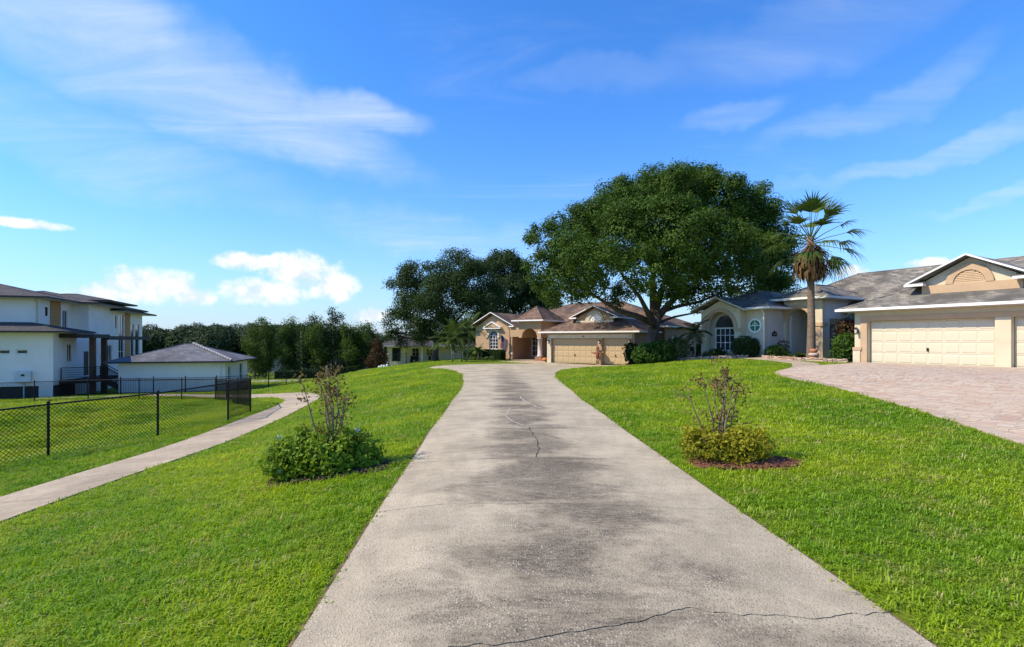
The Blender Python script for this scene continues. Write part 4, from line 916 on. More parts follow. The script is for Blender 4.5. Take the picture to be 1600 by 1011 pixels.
# ---- the big shade tree between the two houses
BT = [(1062,303,38,44),(1000,316,39,48),(1120,310,39,46),(945,346,38,48),(1172,343,40,48),(1205,383,41,40),(856,376,37,34),(848,420,37,28),(895,392,35,44),(930,415,33,44),
      (985,368,33,55),(1050,358,32,58),(1110,378,33,55),(1165,398,35,48),(1215,422,40,36),(1000,422,32,40),(1060,424,32,42),(1115,428,34,38),(1165,438,37,34),(1205,450,41,24),
      (875,442,36,30),(930,448,35,26),(853,452,38,20),(1040,340,45,60),(1130,360,45,50),(960,380,44,52),(1070,415,44,48),(985,452,38,24),(1130,462,41,22),(1085,462,39,24),(1035,452,36,24),(905,462,38,18),(868,466,37,14),(1000,325,45,52),(1080,300,44,40),(900,420,43,44),(1190,400,45,46),(1180,470,42,16),(962,312,39,36),(1160,318,40,40),(1090,292,40,34),(905,345,38,36),(1025,285,40,28),(960,470,38,14),(1060,462,35,20)]
bx_, by_ = 10.15, 38.0; bz_ = gz(bx_, by_)
bt = tree('shade_tree', 'large spreading broadleaf tree with dense rounded crown between the tan and cream houses', 'tree', (bx_, by_, bz_), (bx_+.55, by_, bz_+4.1), .46, sub(lobes_px(BT), 15, .34, .9, 5, .8), 70, .086, L_oak, seed=11, limbs=0, fill=.2, gap=.12, clump=6, spread=.24, flat=.32)
lm = MB(); r = np.random.default_rng(8)
for (px, py, Y, r0) in ((900,445,37,.26),(960,400,36,.22),(1010,350,38,.3),(1060,350,38,.3),(1110,385,37,.3),(1185,440,40,.16),(1165,462,42,.1)):
    e = at(px, py, Y) - bt.location; j0 = Vector((.35+r.normal(0,.08), r.normal(0,.08), 2.6+r.random()*1.2)); mid = j0.lerp(e, .45) + Vector((0,0,-.35 if abs(e.x) > 3 else .2)) + Vector(r.normal(0,.15,3))
    lm.tube([j0, j0.lerp(mid,.5)+Vector((0,0,.12)), mid, mid.lerp(e,.5)+Vector(r.normal(0,.2,3)), e], [r0, r0*.85, r0*.62, r0*.4, r0*.15], 9)
    for k in range(4): f = r.uniform(.1,.9); p = mid.lerp(e, f); q = p + Vector(r.normal(0,1.1,3)) + Vector((0,0,.7)); limb(lm, p, q, r0*.28, r0*.06, .15, r, 4)
lm.build('limbs', M_bark, bt, True)
# ---- dark oaks behind the tan house
OA = [(680,440,62,34),(650,430,63,26),(632,448,62,22),(640,478,61,28),(620,500,61,20),(670,485,60,36),(715,420,64,34),(700,465,61,38),(745,440,64,34),(740,490,62,34),(690,515,60,26),(650,512,60,20),(615,523,61,12),(720,520,62,24),(760,470,64,30),(770,505,64,26),(712,532,63,20),(745,525,64,22),(660,528,60,14),(628,535,61,9)]
ox, oy = at(680, 560, 61).x, 61; oz = gz(ox, oy)
tree('oak_tree', 'dark oak with open ragged crown beside the far white house', 'tree', (ox, oy, oz), (ox+.2, oy, oz+3), .4, sub(lobes_px(OA), 10, .38, .9, 6, .88), 46, .11, L_dark, seed=12, limbs=12, fill=.2, gap=.35, clump=7, spread=.45, flat=.5)
OB = [(790,412,72,26),(812,425,72,22),(770,430,72,26),(800,455,71,34),(830,450,72,28),(780,480,70,32),(825,482,71,26),(850,470,72,24),(800,405,72,14),(860,490,71,26)]
ox, oy = at(800, 560, 72).x, 72; oz = gz(ox, oy)
tree('oak_tree', 'dark oak rising behind the ridge of the tan house', 'tree', (ox, oy, oz), (ox, oy, oz+3.5), .4, sub(lobes_px(OB), 10, .38, .9, 7, .88), 38, .13, L_dark, seed=13, limbs=8, fill=.2, gap=.35, clump=7, spread=.5, flat=.5)
OC = [(1205,450,58,22),(1225,440,58,18),(1180,462,57,20),(1160,470,58,18),(1195,470,57,22),(1240,458,58,18)]
ox, oy = at(1200, 530, 58).x, 58; oz = gz(ox, oy)
tree('background_tree', 'small open tree seen over the cream house roof', 'tree', (ox, oy, oz), (ox, oy, oz+3), .25, sub(lobes_px(OC), 8, .36, .95, 8), 34, .1, L_dark, seed=14, limbs=6, fill=.12, gap=.5, clump=7, spread=.4, flat=.5)
# ---- young columnar trees beyond the far road
for i, (px, top, Y, wd, lm) in enumerate(((398,512,66,13,L_young),(415,505,68,12,L_young),(447,499,68,14,L_young),(458,510,70,14,L_hedge),(473,504,67,12,L_hedge),(487,494,68,10,L_hedge),(498,505,66,13,L_young),(507,512,69,14,L_hedge),
                                       (519,479,67,9,L_hedge),(533,488,68,10,L_hedge),(545,508,66,14,L_young),(556,515,69,16,L_young),(570,514,67,14,L_young),(582,520,66,12,L_hedge))):
    x = at(px, 0, Y).x; z = gz(x, Y); zt = CAMZ + (HY-top)/F_PX*Y; rad = wd/F_PX*Y; rr = np.random.default_rng(50+i); lob = []
    n = 7
    for k in range(n):
        f = (k+.5)/n; zz = z + .6 + (zt-z-.9)*f; q = rad*(.75+.5*rr.random())*(1.0-.18*f); lob.append(((x+rr.normal(0,.18), Y+rr.normal(0,.3), zz), (q, q, q*1.25)))
    lab = ('slender light green tree with pale thin trunk beyond the far road', 'columnar dark green tree in the row beyond the far road')[lm is L_hedge]
    tree('slender_tree', lab, 'tree', (x, Y, z), (x+rr.normal(0,.2), Y, z+(zt-z)*.85), .09, sub(lob, 5, .42, .85, 90+i, .85), 46, .1, lm, M_barkl, 60+i, ('light slender trees', 'dark columnar trees')[lm is L_hedge] + ' beyond the far road', 0, fill=.3, gap=.45, clump=7, spread=.4)
def shrub(name, label, cat, c, rad, n, size, m, seed=1, group=None, stems=5, lob=None, flat=.7, **kw):
    z = gz(c[0], c[1]); t = thing(name, label, cat, (c[0], c[1], z), 0, group); r = np.random.default_rng(seed)
    if lob is None:
        lob = [((r.normal(0,.38)*rad[0], r.normal(0,.38)*rad[1], rad[2]*(.3+.5*r.random())), (rad[0]*.55, rad[1]*.55, rad[2]*.45)) for _ in range(7)]
    ar = sum(4*math.pi*l[1][0]*l[1][2] for l in lob); foliage('foliage', lob, n/ar, size, m, t, seed, flat=flat, **{**dict(fill=.25, gap=.2, clump=5, spread=size*1.6, gscale=.3), **kw})
    if stems:
        s = MB()
        for k in range(stems): q = r.normal(0, .3, 2); limb(s, (q[0]*rad[0]*.4, q[1]*rad[1]*.4, -.05), (q[0]*rad[0]*1.2, q[1]*rad[1]*1.2, rad[2]*.75), .025, .008, .04, r, 4)
        s.build('stems', M_bark, t)
    return t
lk = at(588, 560, 58); shrub('reddish_bush', 'reddish brown bush beside the fence on the lawn crest', 'bush', (lk.x, 58.5), (1.3,1.1,3.4), 2600, .11, L_red, 81, lob=[((0,0,1.0),(1.3,1.1,.9)),((.2,0,2.0),(.9,.8,.9)),((-.1,0,2.9),(.5,.5,.7))])
# low clipped hedge in front of the slender trees
def hedge(name, label, P, wd, h, n, size, m, seed, extra=None):
    c = np.mean(P, 0); base = Vector((*c, gz(*c))); t = thing(name, label, 'hedge', base); r = np.random.default_rng(seed); d = np.array(P[1]) - np.array(P[0]); L = np.hypot(*d); u = d/L; v = np.array((-u[1], u[0]))
    f = r.random(n); PP = np.c_[r.uniform(-L/2, L/2, n), r.uniform(-wd/2, wd/2, n), r.uniform(0, h, n)]; NN = np.zeros((n, 3))
    w_ = f < .4; PP[w_, 2] = h; NN[w_, 2] = 1
    w_ = (f >= .4) & (f < .8); PP[w_, 1] = np.where(r.random(w_.sum()) < .75, -wd/2, wd/2); NN[w_, 1] = np.sign(PP[w_, 1])
    w_ = f >= .8; PP[w_, 0] = np.sign(r.random(w_.sum())-.5)*L/2; NN[w_, 0] = np.sign(PP[w_, 0])
    PP += r.normal(0, .035, PP.shape); wx = c[0] + PP[:, 0]*u[0] + PP[:, 1]*v[0]; wy = c[1] + PP[:, 0]*u[1] + PP[:, 1]*v[1]; Q = np.c_[wx - base.x, wy - base.y, PP[:, 2] + gz(wx, wy) - base.z]
    NW = np.c_[NN[:, 0]*u[0]+NN[:, 1]*v[0], NN[:, 0]*u[1]+NN[:, 1]*v[1], NN[:, 2]]; V, F = leaf_quads(Q, NW, size, r, .7); np_mesh('foliage', V, F, m, t, np.repeat(r.random(n), 4))
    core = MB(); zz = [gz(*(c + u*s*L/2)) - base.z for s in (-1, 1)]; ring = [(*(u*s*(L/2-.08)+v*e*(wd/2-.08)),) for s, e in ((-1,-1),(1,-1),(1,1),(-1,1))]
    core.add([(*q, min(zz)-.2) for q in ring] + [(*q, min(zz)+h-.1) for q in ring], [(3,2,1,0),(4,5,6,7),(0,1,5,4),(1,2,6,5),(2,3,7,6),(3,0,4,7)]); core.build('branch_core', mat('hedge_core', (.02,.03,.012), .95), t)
A = house_pt(h2, -11.1, 1.9); Bq = house_pt(h2, -6.5, 1.9); hedge('clipped_hedge', 'dark clipped box hedge below the arched window of the tan house', [(A.x,A.y),(Bq.x,Bq.y)], .9, .95, 14000, .05, L_hedge, 21)
hedge('far_hedge', 'low dark hedge along the far road in front of the slender trees', [(-29,63.5),(-19,64)], 1.2, 1.0, 5000, .1, L_hedge, 22)

# ---- palms
def pinnate(mb, base, az_, el0, L, droop, nl=24, ll=.42, wd=.035, r=None):
    d = Vector((math.cos(az_)*math.cos(el0), math.sin(az_)*math.cos(el0), math.sin(el0))); pts = [Vector(base)]; n = 9
    for k in range(n): d = (d + Vector((0,0,-droop/n))).normalized(); pts.append(pts[-1] + d*(L/n))
    mb.tube(pts, [.016*(1-.8*i/n) for i in range(n+1)], 5, False); side0 = Vector((-math.sin(az_), math.cos(az_), 0))
    for k in range(nl):
        f = .12 + .88*k/(nl-1); i = min(int(f*n), n-1); p = pts[i].lerp(pts[i+1], f*n-i); t = (pts[i+1]-pts[i]).normalized()
        for s in (-1, 1):
            l = ll*(1-.55*abs(f-.45)*1.6)*(.85+.3*r.random()); q = (side0*s*.85 + t*.5 + Vector((0,0,.12-.3*f))).normalized(); nn = q.cross(t).normalized()*0 + t*wd
            m_ = p + q*l*.55; e = p + q*l + Vector((0,0,-l*.22)); mb.add([p-nn*.5, p+nn*.5, m_+nn*.6, m_-nn*.6, e], [(0,1,2,3),(3,2,4)])
def pygmy_palm(label, x, y, h, L, n, seed, group=None, lean=(0,0), name='pygmy_palm', m=L_palm, droop=1.3, z=None):
    zb = gz(x, y) if z is None else z; t = thing(name, label, 'palm', (x, y, zb), 0, group); r = np.random.default_rng(seed); top = Vector((lean[0], lean[1], h))
    MB().tube([(0,0,-.2), top*.5 + Vector((.04,0,0)), top], [.07,.055,.06], 9).build('trunk', M_barkl, t, True)
    for k in range(n):
        mb = MB(); pinnate(mb, top, 2*math.pi*k/n*1.0 + r.normal(0,.2), R(75 - 75*(k*7 % n)/n), L*(.85+.3*r.random()), droop, r=r); o = mb.build('frond', m, t); at_ = o.data.attributes.new('tint', 'FLOAT', 'POINT'); at_.data.foreach_set('value', np.full(len(o.data.vertices), r.random(), np.float32))
for i, (px, Y, h, ln) in enumerate(((707,46.5,1.7,(-.15,0)),(722,46.8,2.1,(-.45,.1)),(729,47.2,2.7,(.2,0)))):
    pygmy_palm(('short feathery palm with upright trunk in front of the clipped hedge','feathery palm with trunk leaning away from the tan house','tallest feathery palm in front of the arched window hedge')[i], at(px,0,Y).x, Y, h, 2.15, 21, 90+i, 'feathery palms by the clipped hedge', ln)
p = house_pt(h2, -8.9, 1.0); pygmy_palm('small stubby palm against the front of the clipped hedge', p.x, p.y, .9, .8, 12, 95)
p = house_pt(h3, -9.5, -.9); pygmy_palm('slender feathery palm before the arched bay of the cream house', p.x, p.y, 1.7, 1.35, 15, 96, m=L_hedge)

wx, wy = at(1267, 0, 28.6).x, 28.6; wz = gz(wx, wy)
wp_ = thing('fan_palm', 'tall fan palm with brown skirt of dead fronds before the arched entry', 'palm', (wx, wy, wz)); r = np.random.default_rng(31); HT = 6.85
MB().tube([(0,0,-.3),(0,0,.1),(.03,0,2),(0,0,4.2),(-.02,0,HT)], [.28,.235,.195,.175,.18], 14).build('trunk', mat('palm_trunk', (.22,.165,.115), .95, (.14,.1,.07), 4, .7, 20, stretch=(1,1,3)), wp_, True)
def fan(mb, o, d, up, L, spread, n, r, droop=.35, ragged=.25):
    d = d.normalized(); s = d.cross(up).normalized(); u = s.cross(d)
    for k in range(n):
        a = (k/(n-1)-.5)*2*spread; q = (d*math.cos(a) + s*math.sin(a)).normalized(); l = L*(.78+.22*math.cos(a*.8))*(1-ragged*r.random()); w_ = (s*math.cos(a) - d*math.sin(a))*L*.034
        m_ = o + q*l*.42 + u*.03*(k % 2); e1 = o + q*l*.75 + Vector((0,0,-droop*l*.25)); e = o + q*l + Vector((0,0,-droop*l*.75))
        mb.add([o-w_*.15, o+w_*.15, m_+w_, m_-w_, e1+w_*.45, e1-w_*.45, e], [(0,1,2,3),(3,2,4,5),(5,4,6)])
for k in range(36):
    a = 2.399*k + r.normal(0,.25); f = k/35; el_ = R(76 - 114*f); pl_ = 1.55 - .45*f + .4*r.random()
    if f > .55 and math.cos(a) < -.3 and k % 2: continue                 # the windward side has lost fronds
    d = Vector((math.cos(a)*math.cos(el_), math.sin(a)*math.cos(el_), math.sin(el_))); b0 = Vector((0,0,HT - .1 - .5*f)); e = b0 + d*pl_ + Vector((0,0,-.12)); mb = MB(); mb.tube([b0, b0.lerp(e,.5)+Vector((0,0,.05)), e], [.03,.02,.014], 5, False)
    fan(mb, e, (d + Vector((0,0,-.12))), Vector((0,0,1)), 1.45, R(60), 17, r, .12+.7*f, .45); o = mb.build('frond', L_palm, wp_)
    o.data.attributes.new('tint', 'FLOAT', 'POINT').data.foreach_set('value', np.full(len(o.data.vertices), r.random()*.9, np.float32))
sk = MB()
for k in range(420):
    a = r.uniform(0, 2*math.pi); z0 = r.uniform(HT-1.9, HT-.4); rr_ = r.uniform(.2,.3); ro = r.uniform(.35,1.0); l = r.uniform(.7,1.3); c, s = math.cos(a), math.sin(a); w_ = r.uniform(.03,.07)
    ze = max(z0-l, HT-2.75+r.random()*.35); sk.add([(c*rr_-s*w_, s*rr_+c*w_, z0),(c*rr_+s*w_, s*rr_-c*w_, z0),(c*ro+s*w_, s*ro-c*w_, (z0+ze)/2),(c*ro-s*w_, s*ro+c*w_, (z0+ze)/2),(c*(ro-.06), s*(ro-.06), ze)], [(0,1,2,3),(3,2,4)])
o = sk.build('dead_skirt', L_dead, wp_); o.data.attributes.new('tint', 'FLOAT', 'POINT').data.foreach_set('value', np.repeat(r.random(420), 5).astype(np.float32))

# ---- planting round the cream house
def hp(x, y): p = house_pt(h3, x, y); return (p.x, p.y)
shrub('boxy_shrub', 'dense dark green shrub below the round green window', 'shrub', hp(-6.6,.35), (.75,.6,1.25), 6000, .06, L_hedge, 101, lob=[((0,0,.8),(.8,.55,.5)),((.3,0,.5),(.5,.5,.45)),((-.3,0,.5),(.5,.5,.45))])
shrub('low_shrub', 'low rounded green shrub beside the arched entry', 'shrub', hp(-4.9,.9), (.8,.6,.6), 4200, .045, L_shrub, 102)
shrub('green_shrub', 'bright green shrub against the cream garage pier', 'shrub', hp(-.75,.6), (.6,.6,1.3), 4200, .07, L_shrub, 103, lob=[((0,0,.45),(.65,.6,.5)),((-.1,0,.95),(.5,.5,.45)),((.15,.1,1.2),(.35,.35,.3))])
shrub('red_leaf_shrub', 'dark shrub with reddish leaves behind the green shrub', 'shrub', hp(-1.2,2.2), (.8,.7,2.2), 3400, .09, L_red, 104, lob=[((0,0,1.3),(.8,.6,.6)),((.4,0,1.9),(.5,.4,.4)),((-.4,0,1.8),(.4,.4,.4))])
shrub('silver_shrub', 'thin grey green shrub in the recess by the garage', 'shrub', hp(-1.9,3.4), (1.0,.7,2.4), 2200, .06, leafmat('leaf_silver', (.12,.13,.11), (.25,.26,.22), .25), 105, lob=[((0,0,1.7),(1.0,.7,.8)),((.3,0,2.3),(.6,.5,.4))])
pt = hp(-3.2,.3); zc = gz(*pt); cl = thing('broad_leaf_plant', 'broad leaved green plant with arching leaves at the palm foot', 'plant', (*pt, zc)); r = np.random.default_rng(41)
for k in range(26):
    a = r.uniform(0, 2*math.pi); L = r.uniform(.7,1.15); e0 = r.uniform(R(35), R(75)); d = Vector((math.cos(a)*math.cos(e0), math.sin(a)*math.cos(e0), math.sin(e0))); s = Vector((-math.sin(a), math.cos(a), 0)); b0 = Vector((r.normal(0,.25), r.normal(0,.2), 0)); V = []; n = 6
    for i in range(n+1): f = i/n; q = b0 + d*L*f + Vector((0,0,-.55*L*f*f)); w_ = .11*math.sin(min(1,f*1.02)*math.pi*.93+.12); V += [q - s*w_, q + Vector((0,0,-.03)), q + s*w_]
    F = [x for i in range(n) for x in ((3*i,3*i+1,3*i+4,3*i+3),(3*i+1,3*i+2,3*i+5,3*i+4))]; o = MB().add(V, F).build('leaf', L_palm, cl, True); o.data.attributes.new('tint', 'FLOAT', 'POINT').data.foreach_set('value', np.full(len(V), r.random(), np.float32))
shrub('fountain_grass', 'large loose green bush at the foot of the shade tree', 'bush', (9.35,33.8), (1.4,1.1,1.4), 8000, .09, L_shrub, 106, lob=[((0,0,.55),(1.4,1.0,.62)),((.35,0,.95),(.9,.7,.5)),((-.6,0,.75),(.65,.6,.5))], flat=1.2)
shrub('leafy_bush', 'dark leafy bush beside the single garage door', 'bush', (9.1,38.6), (.7,.6,1.5), 2600, .1, L_hedge, 107, lob=[((0,0,.6),(.6,.5,.6)),((-.2,0,1.2),(.45,.4,.5)),((.3,0,1.0),(.4,.4,.4))])
shrub('dark_bush', 'dark green bush by the side wall of the tan house', 'bush', (12.3,37.4), (1.2,1.0,1.3), 5000, .08, L_hedge, 108)
shrub('bed_shrub', 'low dark shrub in the edged bed before the arched bay', 'shrub', hp(-8.1,-.5), (.9,.5,.5), 3000, .05, L_hedge, 109)
shrub('variegated_shrub', 'pale variegated shrub between the dark bush and feathery palm', 'shrub', hp(-10.6,-1.0), (.6,.5,1.2), 1600, .09, leafmat('leaf_variegated', (.06,.11,.03), (.42,.42,.2), .3, c3=(.6,.55,.35)), 110)
for i, (x, y) in enumerate(((-9.6,.75),(-9.1,.7),(-8.4,.7),(-7.6,.72),(-7.0,.75),(-10.3,.8))):
    p = house_pt(h2, x, y); shrub('flowering_plant', 'small pale flowering plant at the foot of the clipped hedge', 'plant', (p.x, p.y), (.3,.25,.28), 420, .05, leafmat('leaf_pale_flower', (.06,.12,.03), (.2,.25,.08), .3, c3=(.75,.68,.55)) if i == 0 else MATS['leaf_pale_flower'], 120+i, 'flowering plants along the hedge', 2)
# bed soil and stone edging
M_stone = [mat('edging_stone_%d' % i, c, .9, None, 6, .5, 30) for i, c in enumerate(((.42,.26,.19),(.48,.37,.28),(.36,.24,.18),(.45,.33,.22)))]
def bed(name, P, Q, lift=.03): tag(strip(name, P, Q, M_soil, None, 24, 5, lift, .1), kind='structure')
e1 = [hp(-11.8,-1.6), hp(-10.5,-1.9), hp(-8.5,-1.5), hp(-7,-.75), hp(-6.05,-.1)]; bed('planting_bed', e1, [hp(-11.8,1.0), hp(-10.2,1.05), hp(-8,1.05), hp(-7,1.05), hp(-5.95,1.05)])
e2 = [hp(-5.3,.2), hp(-4.5,-.35), hp(-3,-.75), hp(-1.5,-.75), hp(-.12,-.45)]; bed('planting_bed', e2, [hp(-5.4,2.9), hp(-4.5,2.9), hp(-3,2.95), hp(-1.5,4.8), hp(-.12,4.8)])
for e, lab, wh in ((e1, 'rough tan edging stone in the kerb of the bed before the arched bay', 'bed edging before the bay'), (e2, 'rough pinkish edging stone in the kerb of the bed by the entry', 'bed edging by the entry')):
    C = catmull([np.array(q) for q in e], 12); L = np.hypot(*np.diff(C, axis=0).T).sum(); n = int(L/.215); Q = resample(C, n+1); me = {}
    for i in range(n):
        x, y = (Q[i]+Q[i+1])/2; a = math.atan2(*(Q[i+1]-Q[i])[::-1]); v = int(rng.integers(0, 4))
        if v not in me:
            rr = np.random.default_rng(200+v); bm = MB().box(-.1,.1,-.085,.085,-.05,.07).box(-.092,.092,-.075,.075,.07,.14); bm.v = [tuple(np.array(q) + rr.normal(0,.016,3)) for q in bm.v]; o = bm.build('edging_stone', M_stone[v]); me[v] = o.data
        else: o = link('edging_stone', me[v], None)
        o.location = (x, y, gz(x, y)+.03); o.rotation_euler = (0, 0, a + rng.normal(0,.05)); tag(o, lab, 'stone', wh)
def pot(label, x, y, m, rad, h, plant=None):
    t = thing('plant_pot', label, 'pot', (x, y, gz(x, y)+.03)); MB().lathe((0,0,0), [(rad*.6,0),(rad,h*.9),(rad*1.08,h*.9),(rad*1.08,h)], 14).build('bowl', m, t, True); MB().lathe((0,0,h*.92), [(rad*.95,0),(rad*.9,.02)], 14).build('soil', M_soil, t)
    if plant: foliage('foliage', [((0,0,h+plant[0]*.5),(plant[1],plant[1],plant[0]*.6))], plant[2], .06, plant[3], t, 7, clump=3, spread=.05)
p = hp(-5.35,.75); pot('blue glazed bowl pot on the bed corner by the downspout', p[0], p[1], mat('blue_glaze', (.05,.09,.11), .25), .3, .28, (.25,.2,120,L_hedge))
p = hp(-5.1,1.9); pot('terracotta pot with dark spiky plant near the arched entry', p[0], p[1], mat('terracotta', (.32,.15,.09), .85), .22, .4, (.6,.35,160,L_red))
p = hp(-1.9,-.35); og = thing('stone_ornament', 'orange and white stacked stone garden ornament in the entry bed', 'ornament', (*p, gz(*p)+.03))
for k, (r_, z) in enumerate(((.24,0),(.26,.2),(.2,.42))): MB().lathe((0,0,z), [(r_*.7,0),(r_,.07),(r_,.14),(r_*.7,.2)], 12).build('ornament_tier', mat('ornament_%d' % (k % 2), ((.45,.18,.1),(.5,.38,.3))[k % 2], .8), og, True)

# ------------------------------------------------------------------ the two lawn beds with twiggy crape myrtles
def mulch(name, cx, cy, rx, ry, label, seed, chips=500, m=M_mulch):
    r = np.random.default_rng(seed); n = 40; V = [(cx, cy, gz(cx, cy)+.07)]; th = np.linspace(0, 2*math.pi, n, endpoint=False); w_ = 1 + .08*np.sin(3*th+seed) + .05*np.sin(7*th)
    for f, z in ((.55,.06),(1,.015),(1.04,-.05)):
        for t, q in zip(th, w_): x, y = cx+rx*f*q*math.cos(t), cy+ry*f*q*math.sin(t); V.append((x, y, gz(x, y)+z))
    F = [(0, 1+i, 1+(i+1) % n) for i in range(n)] + [(1+k*n+i, 1+k*n+n+i, 1+k*n+n+(i+1) % n, 1+k*n+(i+1) % n) for k in (0, 1) for i in range(n)]
    b = MB().add(V, F)
    for _ in range(chips):
        a, f = r.uniform(0, 2*math.pi), math.sqrt(r.random())*1.02; x, y = cx+rx*f*math.cos(a), cy+ry*f*math.sin(a); z = gz(x, y)+.02+.05*(1-f); d = Vector((*r.normal(0,1,2), r.normal(0,.25))).normalized()*r.uniform(.02,.05); s = Vector((-d.y, d.x, 0))*.25; p = Vector((x, y, z+.01))
        b.add([p-d-s, p+d-s, p+d+s, p-d+s, p-d*.8+Vector((0,0,.014)), p+d*.8+Vector((0,0,.014))], [(0,1,5,4),(2,3,4,5),(0,4,3),(1,2,5)])
    o = b.build(name, m); tag(o, label, 'mulch', kind='stuff')
def myrtle(label, x, y, h, spreadx, n, seed, leafn, m=L_twig):
    t = thing('crape_myrtle', label, 'shrub', (x, y, gz(x, y))); r = np.random.default_rng(seed); sb = MB(); tips = []; along = []
    for k in range(n):
        a = r.uniform(0, 2*math.pi); q = r.uniform(.15, 1)*spreadx; top = Vector((math.cos(a)*q, math.sin(a)*q*.6, h*r.uniform(.68,1.0))); b0 = Vector((r.normal(0,.07), r.normal(0,.05), -.05))
        mid = b0.lerp(top, .5)*1 + Vector((-top.x*.12, -top.y*.12, 0)) + Vector(r.normal(0,.02,3)); sb.tube([b0, b0.lerp(mid,.5), mid, mid.lerp(top,.5)+Vector(r.normal(0,.02,3)), top], [.016,.014,.011,.008,.004], 6); tips.append((top, top-mid)); along += [(b0.lerp(mid, q_), 0) for q_ in r.uniform(.45, 1, 3)] + [(mid.lerp(top, q_), 0) for q_ in r.uniform(0, 1, 6)]
        for j in range(4):
            f = r.uniform(.35,.95); p = mid.lerp(top, f) if f > .5 else b0.lerp(mid, .5+f); d = Vector((r.normal(0,1), r.normal(0,.6), abs(r.normal(.8,.4)))).normalized()*r.uniform(.1,.26); sb.tube([p, p+d*.5+Vector((0,0,.01)), p+d], [.006,.004,.002], 4); tips.append((p+d, d))
    sb.build('stems', mat('myrtle_stem', (.28,.2,.14), .9, (.17,.12,.085), 20), t, True); P = []; N = []
    for p, d in tips:
        c = int(leafn*(.4+1.2*r.random())); P.append(np.array(p) + r.normal(0,.045,(c,3))); N.append(r.normal(0,1,(c,3)))
    for p, _ in along: c = int(r.integers(1, 4)); P.append(np.array(p) + r.normal(0,.022,(c,3))); N.append(r.normal(0,1,(c,3)))
    P = np.concatenate(P); N = np.concatenate(N); V, F = leaf_quads(P, N, .024, r, .8); np_mesh('leaves', V, F, m, t, np.repeat(r.random(len(P)), 4))
mulch('mulch_bed', -2.42, 6.88, .82, .42, 'dark mulch under the leafy green bush on the left lawn', 3, m=mat('brown_mulch', (.1,.06,.038), .95, (.05,.033,.022), 12, .9, 40))
shrub('hydrangea_bush', 'leafy bright green bush with a few pale blue flowers beside the driveway', 'bush', (-2.5,6.95), (.9,.6,.72), 9500, .034, L_bush, 131, stems=10,
      lob=[((-.42,-.08,.24),(.32,.34,.27)),((-.18,.08,.34),(.36,.34,.27)),((.14,-.1,.3),(.34,.34,.3)),((.4,.04,.27),(.3,.3,.28)),((-.6,-.08,.14),(.18,.24,.16)),((.04,-.24,.2),(.4,.2,.22)),((.55,0,.16),(.2,.24,.17)),((-.32,.02,.5),(.12,.12,.1)),((.3,-.02,.5),(.14,.12,.1))], spread=.075, gscale=.12, gap=.25, fill=.3)
bo = bpy.data.objects['hydrangea_bush']; r = np.random.default_rng(5)
for q in ((-.6,-.1,.5),(.42,-.02,.58),(-.5,-.3,.1)):
    P = np.array(q) + np.clip(r.normal(0,.022,(46,3)), -.04, .04); N = P - np.array(q); V, F = leaf_quads(P, N*30, .016, r, .3); np_mesh('flower_head', V, F, leafmat('petal_blue', (.45,.6,.6), (.62,.74,.7), .3) if 'petal_blue' not in MATS else MATS['petal_blue'], bo, np.repeat(r.random(46), 4))
myrtle('twiggy crape myrtle with dry reddish leaf tips rising from the leafy green bush', -2.38, 6.98, 1.38, .5, 11, 141, 13)
mulch('mulch_bed', 2.98, 6.64, .7, .36, 'red brown mulch ring under the yellowish shrub on the right lawn', 4)
shrub('golden_shrub', 'low yellow green shrub in the red mulch ring', 'shrub', (2.82,6.72), (.56,.4,.45), 5200, .026, L_gold, 132, stems=7,
      lob=[((-.36,0,.2),(.24,.26,.2)),((-.1,.08,.27),(.28,.26,.2)),((.2,-.05,.25),(.3,.28,.22)),((.4,.04,.2),(.2,.22,.2)),((0,-.16,.17),(.34,.18,.16)),((-.48,.02,.34),(.09,.09,.12))], spread=.06, gscale=.1, gap=.3, fill=.3)
myrtle('thin crape myrtle with bare stems and sparse tips above the yellow green shrub', 2.72, 6.85, 1.18, .44, 10, 142, 11)

# ------------------------------------------------------------------ far wood across the lake
r = np.random.default_rng(71); lob = []
for i in range(330):
    x = r.uniform(-290, 60); y = r.uniform(182, 250) + max(0, x)*.3; h = (6.3 + 4.4*(y-182)/68 + r.normal(0,.8)) + .8*math.sin(x*.045) - 3.6*float(sst(x, -98, -48)); q = r.uniform(3.2,5.4); lob.append(((x, y, -3 + h - q*.7), (q, q, q*.85)))
    if y < 205: lob.append(((x+r.normal(0,2), y-3, -3+h*.35), (q, q, q*.9)))
o = foliage('far_wood', lob, 6.5, .4, L_wood, None, 72, fill=.03, gap=.1, gscale=4, clump=4, spread=.7, flat=.4); tag(o, 'dense dark green wood along the far lake shore', 'wood', kind='stuff')

